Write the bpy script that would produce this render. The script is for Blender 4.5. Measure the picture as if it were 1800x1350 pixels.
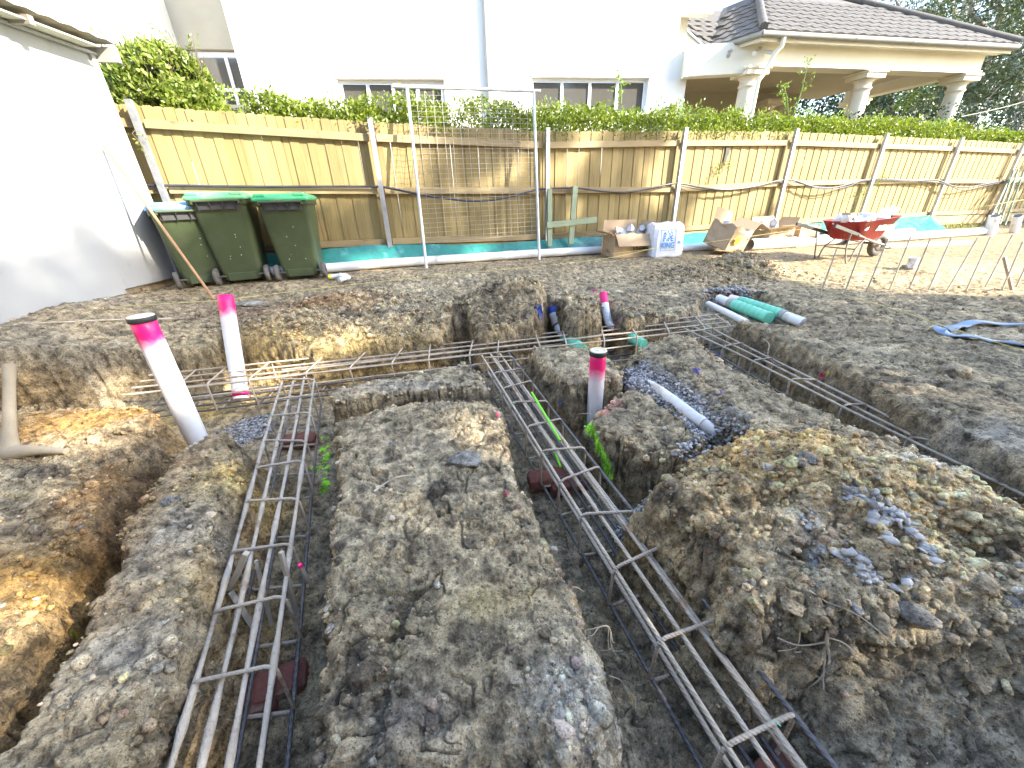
import bpy, math, random
import numpy as np
from mathutils import Vector, Matrix

for o in list(bpy.data.objects): bpy.data.objects.remove(o)
SC = bpy.context.scene
COL = SC.collection
rng = np.random.default_rng(7)
random.seed(7)
rad = math.radians

# ------------------------------------------------------------------ camera
FP = 676.0                                   # focal length in photo pixels (1800 wide)
NAD = (50.0, 1405.0)                         # where plumb lines meet, from the picture centre
ROLL = math.atan2(NAD[0], NAD[1])
PITCH = math.atan2(FP * FP / math.hypot(*NAD), FP)
CAMH = 1.2
cF = np.array([0, math.cos(PITCH), -math.sin(PITCH)])
_U0 = np.array([0, math.sin(PITCH), math.cos(PITCH)])
_R0 = np.array([1.0, 0, 0])
cR = math.cos(ROLL) * _R0 - math.sin(ROLL) * _U0
cU = math.sin(ROLL) * _R0 + math.cos(ROLL) * _U0
CAM0 = np.array([0, 0, CAMH])

cam_d = bpy.data.cameras.new('camera')
cam_d.sensor_width = 36.0
cam_d.lens = FP / 1800 * 36
cam_d.clip_start = 0.02
cam_d.clip_end = 3000
cam = bpy.data.objects.new('camera', cam_d)
COL.objects.link(cam)
m = Matrix.Identity(4)
for i in range(3):
    m[i][0] = cR[i]; m[i][1] = cU[i]; m[i][2] = -cF[i]; m[i][3] = CAM0[i]
cam.matrix_world = m
SC.camera = cam

# ------------------------------------------------------------------ sky and sun
SUN_EL = rad(30)
SUN_H = np.array([0.93, -0.37]); SUN_H = SUN_H / np.hypot(*SUN_H)      # horizontal direction towards the sun
SUN = np.array([SUN_H[0] * math.cos(SUN_EL), SUN_H[1] * math.cos(SUN_EL), math.sin(SUN_EL)])
W = bpy.data.worlds.new('World'); SC.world = W; W.use_nodes = True
nt = W.node_tree
sky = nt.nodes.new('ShaderNodeTexSky'); sky.sky_type = 'NISHITA'; sky.sun_disc = False
sky.sun_elevation = SUN_EL; sky.sun_rotation = math.atan2(SUN_H[0], SUN_H[1])
sky.air_density = 1.0; sky.dust_density = 1.0; sky.ozone_density = 1.0
bg = nt.nodes['Background']; bg.inputs['Strength'].default_value = 0.15
nt.links.new(sky.outputs[0], bg.inputs[0])
sl = bpy.data.lights.new('sun', 'SUN'); sl.energy = 3.2; sl.angle = rad(0.6); sl.color = (1.0, 0.93, 0.80)
so = bpy.data.objects.new('sun', sl); COL.objects.link(so)
so.rotation_euler = Vector(-SUN).to_track_quat('-Z', 'Y').to_euler()
VS = SC.view_settings
VS.view_transform = 'Standard'; VS.look = 'None'; VS.gamma = 1.0; VS.use_curve_mapping = False
VS.exposure = 2.65

# ------------------------------------------------------------------ placing helpers (surveyed from the photograph)
def ray(x, y):
    return (cF * FP + cR * (x - 900) - cU * (y - 675)) / FP
def atz(x, y, z):
    v = ray(x, y); return CAM0 + v * ((z - CAMH) / v[2])
def atd(x, y, d): return CAM0 + ray(x, y) * d
A0 = np.array([-4.04, 5.2]); FE = np.array([.9502, .3117]); FN = np.array([.3117, -.9502]); BAY = 2.45
FANG = math.atan2(FE[1], FE[0])
def fen(x, y, off=0.0):
    v = ray(x, y); return CAM0 + v * (((A0 @ FN) + off) / (v[:2] @ FN))
def fpt(k, off, z):
    p = A0 + FE * BAY * k + FN * off; return np.array([p[0], p[1], z])
def plane_hit(x, y, p0, n):
    v = ray(x, y); t = ((np.asarray(p0) - CAM0) @ n) / (v @ n); return CAM0 + v * t

# ------------------------------------------------------------------ noise
def _hash(ix, iy, iz, s):
    h = (ix.astype(np.int64) * 374761393 + iy.astype(np.int64) * 668265263 + iz.astype(np.int64) * 2147483647 + s * 144269504) & 0xffffffff
    h = ((h ^ (h >> 13)) * 1274126177) & 0xffffffff
    h = ((h ^ (h >> 16)) * 2246822519) & 0xffffffff
    return ((h ^ (h >> 15)) & 0xffffff) / float(0xffffff)
def vnoise(p, s=0):
    i = np.floor(p).astype(np.int64); f = p - i; f = f * f * f * (f * (f * 6 - 15) + 10)
    r = 0
    for dx in (0, 1):
        wx = f[:, 0] if dx else 1 - f[:, 0]
        for dy in (0, 1):
            wy = f[:, 1] if dy else 1 - f[:, 1]
            for dz in (0, 1):
                wz = f[:, 2] if dz else 1 - f[:, 2]
                r = r + wx * wy * wz * _hash(i[:, 0] + dx, i[:, 1] + dy, i[:, 2] + dz, s)
    return r * 2 - 1
def fbm(p, freq, octv=4, gain=0.5, s=0, ridged=False):
    a = 1.0; r = np.zeros(len(p)); tot = 0
    for o in range(octv):
        n = vnoise(p * freq + 17.3 * o, s + o)
        if ridged: n = 1 - 2 * np.abs(n)
        r += a * n; tot += a; a *= gain; freq *= 2.03
    return r / tot
def worley(p, freq, s=0):
    q = p * freq; i = np.floor(q).astype(np.int64); d1 = np.full(len(p), 9.0); idv = np.zeros(len(p))
    for dx in (-1, 0, 1):
        for dy in (-1, 0, 1):
            for dz in (-1, 0, 1):
                cx, cy, cz = i[:, 0] + dx, i[:, 1] + dy, i[:, 2] + dz
                h = _hash(cx, cy, cz, s)
                d = (cx + h - q[:, 0]) ** 2 + (cy + _hash(cx, cy, cz, s + 1) - q[:, 1]) ** 2 + (cz + _hash(cx, cy, cz, s + 2) - q[:, 2]) ** 2
                m_ = d < d1; d1 = np.where(m_, d, d1); idv = np.where(m_, h, idv)
    return np.sqrt(d1), idv
def sstep(a, b, x):
    t = np.clip((x - a) / (b - a), 0, 1); return t * t * (3 - 2 * t)
def poly_sd(x, y, poly, pad=0.6):
    poly = np.asarray(poly); out = np.full(len(x), -pad)
    mn = poly.min(0) - pad; mx = poly.max(0) + pad
    idx = np.where((x > mn[0]) & (x < mx[0]) & (y > mn[1]) & (y < mx[1]))[0]
    px, py = x[idx], y[idx]; d = np.full(len(idx), 1e9); ins = np.zeros(len(idx), bool)
    n = len(poly)
    for j in range(n):
        a = poly[j]; b = poly[(j + 1) % n]; e = b - a
        t = np.clip(((px - a[0]) * e[0] + (py - a[1]) * e[1]) / (e @ e + 1e-12), 0, 1)
        d = np.minimum(d, (px - a[0] - t * e[0]) ** 2 + (py - a[1] - t * e[1]) ** 2)
        c = ((a[1] > py) != (b[1] > py)) & (px < (b[0] - a[0]) * (py - a[1]) / (b[1] - a[1] + 1e-12) + a[0])
        ins ^= c
    out[idx] = np.where(ins, np.sqrt(d), -np.sqrt(d)); return out

# ------------------------------------------------------------------ materials
def nmat(name):
    M = bpy.data.materials.new(name); M.use_nodes = True
    t = M.node_tree; b = t.nodes['Principled BSDF']; return M, t, b
def N(t, typ, **kw):
    n = t.nodes.new(typ)
    for k_, v in kw.items(): setattr(n, k_, v)
    return n
def L(t, a, b): t.links.new(a, b)
def rgba(c): return (c[0], c[1], c[2], 1.0)
def mixc(t, fac, a, b, typ='MIX'):
    n = N(t, 'ShaderNodeMix', data_type='RGBA', blend_type=typ)
    for s, v in ((n.inputs[0], fac), (n.inputs[6], a), (n.inputs[7], b)):
        if isinstance(v, (int, float)): s.default_value = v
        elif isinstance(v, tuple): s.default_value = rgba(v)
        else: L(t, v, s)
    return n.outputs[2]
def ramp(t, fac, lo, hi):
    n = N(t, 'ShaderNodeMapRange'); L(t, fac, n.inputs[0])
    n.inputs[1].default_value = lo; n.inputs[2].default_value = hi; return n.outputs[0]
def coords(t, scale=(1, 1, 1), rnd=False):
    tc = N(t, 'ShaderNodeTexCoord'); mp = N(t, 'ShaderNodeMapping')
    mp.inputs['Scale'].default_value = scale
    if rnd:
        oi = N(t, 'ShaderNodeObjectInfo'); mu = N(t, 'ShaderNodeVectorMath', operation='SCALE')
        cb = N(t, 'ShaderNodeCombineXYZ')
        for i in range(3): L(t, oi.outputs['Random'], cb.inputs[i])
        L(t, cb.outputs[0], mu.inputs[0]); mu.inputs['Scale'].default_value = 37.0
        ad = N(t, 'ShaderNodeVectorMath', operation='ADD')
        L(t, tc.outputs['Object'], ad.inputs[0]); L(t, mu.outputs[0], ad.inputs[1]); L(t, ad.outputs[0], mp.inputs[0])
    else:
        L(t, tc.outputs['Object'], mp.inputs[0])
    return mp.outputs[0]
def noise(t, vec, scale, detail=4, rough=0.55, dist=0.0):
    n = N(t, 'ShaderNodeTexNoise'); L(t, vec, n.inputs['Vector'])
    n.inputs['Scale'].default_value = scale; n.inputs['Detail'].default_value = detail
    n.inputs['Roughness'].default_value = rough; n.inputs['Distortion'].default_value = dist
    return n.outputs['Fac']
def bump(t, b, h, strength, dist):
    n = N(t, 'ShaderNodeBump'); n.inputs['Strength'].default_value = strength; n.inputs['Distance'].default_value = dist
    L(t, h, n.inputs['Height']); L(t, n.outputs[0], b.inputs['Normal']); return n
def simple(name, c1, c2=None, scale=6.0, rough=0.6, metal=0.0, bs=0.0, bscale=40.0, c3=None, s3=25.0, lo=.35, hi=.65, spec=0.5, rnd=False):
    M, t, b = nmat(name); v = coords(t, rnd=rnd)
    if c2 is None: c2 = tuple(x * .8 for x in c1)
    col = mixc(t, ramp(t, noise(t, v, scale), lo, hi), c1, c2)
    if c3 is not None:
        col = mixc(t, ramp(t, noise(t, v, s3, 5, .65), .56, .68), col, c3)
    L(t, col, b.inputs['Base Color'])
    b.inputs['Roughness'].default_value = rough; b.inputs['Metallic'].default_value = metal
    b.inputs['Specular IOR Level'].default_value = spec
    if bs: bump(t, b, noise(t, v, bscale, 5, .6), bs, 0.01)
    return M
MAT = {}
def ribbed(M, amt=.7):
    """deformed-bar ribs across the length, on top of the material's own relief"""
    t = M.node_tree; b = t.nodes['Principled BSDF']; tc = N(t, 'ShaderNodeTexCoord'); w = N(t, 'ShaderNodeTexWave'); w.bands_direction = 'DIAGONAL'; w.inputs['Scale'].default_value = 42; w.inputs['Distortion'].default_value = .6
    L(t, tc.outputs['Object'], w.inputs['Vector']); old = b.inputs['Normal'].links[0].from_node if b.inputs['Normal'].links else None
    n = N(t, 'ShaderNodeBump'); n.inputs['Strength'].default_value = amt; n.inputs['Distance'].default_value = .006; L(t, w.outputs['Fac'], n.inputs['Height'])
    if old: L(t, old.outputs[0], n.inputs['Normal'])
    L(t, n.outputs[0], b.inputs['Normal'])
def soil_material(name, attr=True):
    M, t, b = nmat(name); v = coords(t)
    if attr:
        a = N(t, 'ShaderNodeAttribute'); a.attribute_name = 'soil'; base = a.outputs['Color']
    n1 = noise(t, v, 17, 8, .68, .25); n2 = noise(t, v, 85, 6, .72); n3 = noise(t, v, 4, 4, .6)
    vo = N(t, 'ShaderNodeTexVoronoi'); L(t, v, vo.inputs['Vector']); vo.inputs['Scale'].default_value = 75
    dk = mixc(t, 1.0, base, (.34, .33, .32), 'MULTIPLY'); lt = mixc(t, 1.0, base, (1.75, 1.72, 1.64), 'MULTIPLY')
    c = mixc(t, ramp(t, n1, .36, .64), dk, lt)
    c = mixc(t, ramp(t, n2, .52, .66), c, mixc(t, 1.0, base, (.26, .25, .24), 'MULTIPLY'))
    peb = N(t, 'ShaderNodeMath', operation='LESS_THAN'); L(t, vo.outputs['Distance'], peb.inputs[0]); peb.inputs[1].default_value = .22
    sp = N(t, 'ShaderNodeSeparateColor'); L(t, vo.outputs['Color'], sp.inputs[0])
    gt = N(t, 'ShaderNodeMath', operation='GREATER_THAN'); L(t, sp.outputs[0], gt.inputs[0]); gt.inputs[1].default_value = .86
    ml = N(t, 'ShaderNodeMath', operation='MULTIPLY'); L(t, peb.outputs[0], ml.inputs[0]); L(t, gt.outputs[0], ml.inputs[1])
    c = mixc(t, ml.outputs[0], c, (.50, .46, .39))
    n4 = noise(t, v, 240, 3, .6); c = mixc(t, ramp(t, n4, .56, .70), c, mixc(t, 1.0, c, (.40, .38, .36), 'MULTIPLY')); c = mixc(t, ramp(t, n4, .40, .28), c, mixc(t, 1.0, c, (1.7, 1.68, 1.6), 'MULTIPLY'))
    L(t, c, b.inputs['Base Color'])
    r = N(t, 'ShaderNodeMapRange'); L(t, n3, r.inputs[0]); r.inputs[1].default_value = .3; r.inputs[2].default_value = .7
    r.inputs[3].default_value = .72; r.inputs[4].default_value = 1.0; L(t, r.outputs[0], b.inputs['Roughness'])
    b.inputs['Specular IOR Level'].default_value = .3
    h = N(t, 'ShaderNodeMath', operation='ADD'); L(t, n1, h.inputs[0])
    h2 = N(t, 'ShaderNodeMath', operation='MULTIPLY'); L(t, n2, h2.inputs[0]); h2.inputs[1].default_value = .5
    L(t, h2.outputs[0], h.inputs[1]); bump(t, b, h.outputs[0], 1.0, .034)
    return M
MAT['soil'] = soil_material('soil')
def gravel_material():
    M, t, b = nmat('crushed_gravel'); v = coords(t); a = N(t, 'ShaderNodeAttribute'); a.attribute_name = 'soil'
    L(t, mixc(t, ramp(t, noise(t, v, 90, 3), .35, .7), a.outputs['Color'], mixc(t, 1.0, a.outputs['Color'], (.75, .74, .72), 'MULTIPLY')), b.inputs['Base Color']); b.inputs['Roughness'].default_value = .85; return M
MAT['gravel'] = gravel_material()

def wood(name, c1, c2, c3, gl=(1, 1, 1), rough=.75, tint=.25):
    """sawn timber: grain along local z, knots, tone that differs from piece to piece"""
    M, t, b = nmat(name); v = coords(t, gl, True)
    g = noise(t, v, 9, 6, .65, .3)
    mp = N(t, 'ShaderNodeMapping'); L(t, v, mp.inputs[0]); mp.inputs['Scale'].default_value = (7, 7, 1.2)
    kn = noise(t, mp.outputs[0], 1.1, 2, .4, 1.2)
    oi = N(t, 'ShaderNodeObjectInfo')
    col = mixc(t, ramp(t, g, .3, .7), c1, c2)
    col = mixc(t, ramp(t, kn, .64, .76), col, c3)
    col = mixc(t, ramp(t, oi.outputs['Random'], 0, 1), mixc(t, tint, col, (.11, .078, .038)), mixc(t, tint, col, (.42, .33, .16)))
    L(t, col, b.inputs['Base Color']); b.inputs['Roughness'].default_value = rough
    bump(t, b, g, .35, .006); return M
MAT['paling'] = wood('paling_wood', (.215, .155, .052), (.31, .235, .086), (.08, .048, .018), (6, 6, .5), tint=.30)
MAT['rail'] = wood('rail_wood', (.27, .195, .095), (.35, .27, .145), (.14, .08, .035), (.5, 6, 6))
MAT['treated'] = wood('treated_pine', (.20, .26, .17), (.28, .33, .22), (.12, .12, .08), (4, 4, .6), tint=.08)
MAT['oldwood'] = wood('weathered_wood', (.33, .24, .15), (.42, .33, .22), (.16, .10, .06), (4, 4, .6), tint=.1)
MAT['stick'] = simple('stick_wood', (.44, .25, .13), (.34, .18, .09), 8, .7)
MAT['galv'] = simple('galvanised_steel', (.56, .57, .58), (.42, .43, .45), 12, .42, .75, .05, 60)
MAT['galvw'] = simple('white_galvanised_tube', (.68, .69, .70), (.52, .53, .54), 10, .45, .35, .05, 60)
MAT['wire'] = simple('wire', (.40, .38, .33), (.30, .27, .22), 5, .5, .4)
MAT['rebar'] = simple('rusty_rebar', (.42, .345, .26), (.52, .44, .345), 16, .75, .1, .5, 130, (.28, .15, .08), 7)
MAT['rebar_mud'] = simple('muddy_rebar', (.46, .41, .34), (.35, .30, .235), 10, .9, .0, .8, 120, (.20, .14, .09), 11)
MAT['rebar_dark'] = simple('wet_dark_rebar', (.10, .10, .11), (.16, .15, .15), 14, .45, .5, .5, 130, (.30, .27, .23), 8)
for _m in ('rebar', 'rebar_mud', 'rebar_dark'): ribbed(MAT[_m], .35 if _m != 'rebar_mud' else .15)
MAT['pvc'] = simple('white_pvc', (.74, .75, .77), (.66, .67, .69), 3, .35, 0, .0, 40, (.50, .46, .40), 5)
MAT['pvc_dirty'] = simple('muddy_pvc', (.70, .70, .70), (.58, .56, .52), 5, .55, 0, .1, 60, (.36, .31, .24), 6)
MAT['pvc_in'] = simple('pvc_inside', (.30, .30, .30), (.22, .22, .21), 5, .6)
MAT['pink'] = simple('pink_paint', (.80, .012, .18), (.72, .01, .15), 5, .5)
MAT['bluepaint'] = simple('blue_paint', (.03, .08, .42), (.02, .05, .3), 5, .6)
MAT['limepaint'] = simple('lime_paint', (.22, .75, .04), (.16, .6, .03), 5, .6)
MAT['cap_black'] = simple('black_rubber', (.02, .02, .02), (.035, .035, .035), 9, .6)
MAT['cap_cream'] = simple('cream_cap', (.72, .66, .50), (.62, .56, .42), 12, .6, 0, .2, 40)
MAT['wrap'] = simple('green_wrap', (.17, .60, .43), (.12, .50, .35), 4, .45, 0, .15, 30)
MAT['tape'] = simple('grey_tape', (.34, .34, .33), (.28, .28, .27), 6, .5)
MAT['bin'] = simple('dark_green_plastic', (.066, .088, .040), (.048, .066, .031), 3, .42, 0, .06, 60, (.075, .088, .05), 4)
MAT['lid_green'] = simple('faded_green_lid', (.09, .42, .18), (.20, .42, .20), 4, .4, 0, .1, 40, (.32, .36, .22), 6)
MAT['lid_green2'] = simple('green_lid', (.05, .42, .17), (.10, .45, .20), 4, .35, 0, .1, 40, (.30, .40, .20), 5)
MAT['lid_blue'] = simple('blue_lid', (.13, .33, .62), (.22, .42, .68), 4, .4, 0, .1, 40)
MAT['blackp'] = simple('black_plastic', (.03, .03, .032), (.05, .05, .05), 8, .55)
MAT['tyre'] = simple('dusty_tyre', (.07, .065, .06), (.14, .13, .11), 9, .85, 0, .2, 60)
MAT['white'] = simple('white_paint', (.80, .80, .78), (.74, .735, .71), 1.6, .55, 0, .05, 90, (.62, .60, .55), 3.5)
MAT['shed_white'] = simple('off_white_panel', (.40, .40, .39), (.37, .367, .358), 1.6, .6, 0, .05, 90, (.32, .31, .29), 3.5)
MAT['render'] = simple('white_render', (.80, .79, .74), (.77, .76, .71), 2, .85, 0, .1, 120)
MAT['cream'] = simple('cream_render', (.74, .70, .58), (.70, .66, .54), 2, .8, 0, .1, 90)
MAT['shade_paint'] = simple('shaded_wall_paint', (.40, .375, .31), (.36, .335, .275), 2, .8, 0, .1, 90)  # recess wall colour, darkened to stand for the shade in the recess
MAT['veranda_shade'] = simple('shaded_cream_paint', (.44, .40, .30), (.40, .365, .27), 2, .8, 0, .1, 90)  # cream darkened to put the veranda's shade into its wall and ceiling
MAT['sandstone'] = simple('cream_column', (.66, .60, .48), (.60, .54, .42), 4, .8, 0, .15, 60)
MAT['gutter'] = simple('grey_gutter', (.24, .24, .22), (.20, .20, .19), 3, .45)
MAT['tile'] = simple('roof_tile', (.115, .105, .093), (.085, .078, .070), 5, .8, 0, .3, 40, (.065, .062, .055), 7, rnd=True)
MAT['board'] = simple('grey_barge_board', (.40, .39, .35), (.34, .33, .30), 4, .7)
MAT['roofsheet'] = simple('grey_roof_sheet', (.30, .27, .21), (.22, .20, .16), 7, .6)
MAT['clear_sheet'] = simple('translucent_sheet', (.50, .48, .36), (.42, .40, .30), 4, .5)
MAT['teal'] = simple('teal_plastic_sheet', (.03, .215, .18), (.02, .15, .135), 5, .3, 0, .25, 25, (.08, .29, .24), 5)
MAT['hose'] = simple('black_hose', (.03, .032, .045), (.05, .052, .07), 6, .4)
MAT['bluehose'] = simple('blue_layflat', (.20, .30, .46), (.30, .36, .44), 5, .5, 0, .2, 30, (.34, .30, .24), 6)
MAT['card'] = simple('cardboard', (.46, .33, .20), (.40, .285, .17), 4, .85, 0, .05, 40)
MAT['card_in'] = simple('cardboard_inside', (.40, .29, .18), (.34, .24, .15), 4, .9)
MAT['bagwhite'] = simple('white_plastic_bag', (.74, .76, .80), (.66, .68, .73), 5, .4, 0, .3, 14)
MAT['ink_blue'] = simple('blue_print', (.06, .30, .68), None, 3, .5)
MAT['ink_black'] = simple('black_print', (.03, .025, .02), None, 3, .7)
MAT['ink_white'] = simple('white_print', (.82, .80, .78), None, 3, .6)
MAT['label_y'] = simple('yellow_label', (.78, .72, .03), None, 3, .5)
MAT['red'] = simple('red_paint', (.29, .014, .017), (.23, .012, .015), 5, .32, 0, .04, 40, (.36, .13, .10), 6)
MAT['steel_dirty'] = simple('muddy_steel', (.24, .21, .18), (.15, .13, .115), 7, .65, .3, .3, 50)
MAT['brick'] = simple('red_brick', (.17, .058, .042), (.12, .048, .037), 9, .9, 0, .8, 40, (.25, .215, .165), 5)
MAT['blocker_brick'] = simple('brown_brick', (.16, .095, .07), (.12, .07, .05), 9, .9, 0, .5, 60)
MAT['rock_pale'] = simple('pale_stone', (.35, .295, .205), (.26, .215, .15), 7, .85, 0, .6, 30, (.25, .21, .15), 9)
MAT['rock_grey'] = simple('grey_stone', (.27, .26, .245), (.20, .19, .18), 7, .85, 0, .6, 30, (.20, .17, .13), 9)
MAT['rock_white'] = simple('white_clay_lump', (.42, .405, .37), (.31, .295, .26), 7, .9, 0, .6, 30)
MAT['root'] = simple('pale_root', (.46, .40, .30), (.34, .28, .20), 12, .85)
MAT['string'] = simple('yellow_string', (.72, .64, .16), (.6, .55, .2), 3, .7)
MAT['peg'] = simple('grey_peg', (.34, .31, .26), (.26, .235, .195), 9, .85, 0, .3, 60)
MAT['mud'] = simple('dried_mud_on_tool', (.31, .265, .195), (.24, .205, .15), 7, .95, 0, .4, 40)
MAT['window_frame'] = simple('window_frame_paint', (.72, .74, .76), (.68, .70, .72), 2, .45)
MAT['curtain'] = simple('curtain_cloth', (.55, .52, .45), (.45, .42, .36), 12, .9)
MAT['lime_curb'] = simple('pale_timber', (.62, .54, .36), (.52, .45, .30), 6, .8)
def glass():
    M, t, b = nmat('window_glass'); b.inputs['Base Color'].default_value = (.085, .08, .07, 1)
    b.inputs['Roughness'].default_value = .06; b.inputs['Specular IOR Level'].default_value = .7; return M
MAT['glass'] = glass()
def leaf(name, c1, c2, c3=None, tr=.35):
    M, t, b = nmat(name); v = coords(t)
    col = mixc(t, ramp(t, noise(t, v, 2.2, 3), .35, .65), c1, c2)
    if c3 is not None: col = mixc(t, ramp(t, noise(t, v, 17, 3), .52, .66), col, c3)
    L(t, col, b.inputs['Base Color']); b.inputs['Roughness'].default_value = .45
    tl = N(t, 'ShaderNodeBsdfTranslucent'); L(t, mixc(t, 1.0, col, (1.2, 1.25, .6), 'MULTIPLY'), tl.inputs['Color'])
    mx = N(t, 'ShaderNodeMixShader'); mx.inputs[0].default_value = tr
    L(t, b.outputs[0], mx.inputs[1]); L(t, tl.outputs[0], mx.inputs[2])
    L(t, mx.outputs[0], t.nodes['Material Output'].inputs['Surface']); return M
MAT['hedge'] = leaf('hedge_leaf', (.15, .20, .018), (.22, .265, .026), (.075, .12, .014))
MAT['bush'] = leaf('bush_leaf', (.13, .19, .025), (.20, .25, .04), (.26, .25, .08))
MAT['shoot'] = leaf('young_shoot_leaf', (.16, .26, .05), (.22, .30, .06))
MAT['gum'] = leaf('gum_leaf', (.040, .062, .022), (.065, .088, .035), (.085, .095, .042), .22)
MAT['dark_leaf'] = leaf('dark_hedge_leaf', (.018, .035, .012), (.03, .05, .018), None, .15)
MAT['lime_leaf'] = leaf('lime_green_leaf', (.10, .16, .02), (.16, .22, .03), None, .35)
MAT['bark'] = simple('gum_bark', (.36, .34, .31), (.22, .20, .18), 3, .9, 0, .4, 12)
MAT['stem'] = simple('brown_stem', (.16, .11, .07), (.11, .08, .05), 8, .9)
MAT['grass'] = leaf('dry_grass', (.30, .27, .10), (.22, .24, .08), None, .3)
def pvc_spray(name, z1, z2, paint=(.80, .010, .17), tint=(.70, .62, .68)):
    """white pipe with a sprayed end fading into the plastic (local z along the pipe)"""
    M, t, b = nmat(name); tc = N(t, 'ShaderNodeTexCoord'); sp = N(t, 'ShaderNodeSeparateXYZ'); L(t, tc.outputs['Object'], sp.inputs[0])
    n = noise(t, tc.outputs['Object'], 14, 3); ad = N(t, 'ShaderNodeMath', operation='MULTIPLY_ADD')
    L(t, n, ad.inputs[0]); ad.inputs[1].default_value = .10; L(t, sp.outputs[2], ad.inputs[2])
    base = mixc(t, ramp(t, noise(t, tc.outputs['Object'], 5, 4), .4, .75), (.76, .76, .77), (.62, .60, .58))
    base = mixc(t, ramp(t, noise(t, tc.outputs['Object'], 22, 5, .7), .62, .74), base, (.42, .38, .32))
    base = mixc(t, ramp(t, ad.outputs[0], z1 - .20, z2), base, tint)
    L(t, mixc(t, ramp(t, ad.outputs[0], z1, z2), base, paint), b.inputs['Base Color']); b.inputs['Roughness'].default_value = .4
    return M

# ------------------------------------------------------------------ mesh helpers
OFF = {}
def np_mesh(name, V, Fq, mats=(), smooth=False):
    V = np.asarray(V, dtype=np.float32).reshape(-1, 3); Fq = np.asarray(Fq, dtype=np.int32)
    me = bpy.data.meshes.new(name); k_ = Fq.shape[1]
    me.vertices.add(len(V)); me.vertices.foreach_set('co', V.ravel())
    me.loops.add(Fq.size); me.loops.foreach_set('vertex_index', Fq.ravel())
    me.polygons.add(len(Fq)); me.polygons.foreach_set('loop_start', np.arange(0, Fq.size, k_, dtype=np.int32))
    if smooth: me.polygons.foreach_set('use_smooth', np.ones(len(Fq), dtype=bool))
    me.update(calc_edges=True)
    for m_ in mats: me.materials.append(m_)
    return me
def link(name, me, parent=None):
    o = bpy.data.objects.new(name, me); COL.objects.link(o)
    if parent is not None: o.parent = parent; OFF[o] = OFF.get(parent, np.zeros(3))
    else: OFF[o] = np.zeros(3)
    return o
def tag(o, label=None, cat=None, group=None, kind=None):
    if label: o['label'] = label
    if cat: o['category'] = cat
    if group: o['group'] = group
    if kind: o['kind'] = kind
    return o
def thing(name, label, cat, loc=(0, 0, 0), rotz=0.0, group=None, rot=None):
    o = bpy.data.objects.new(name, None); COL.objects.link(o); o.empty_display_size = .1
    o.location = [float(c) for c in loc]; o.rotation_euler = rot if rot is not None else (0, 0, rotz)
    OFF[o] = np.array(loc, float)
    return tag(o, label, cat, group)
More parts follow.
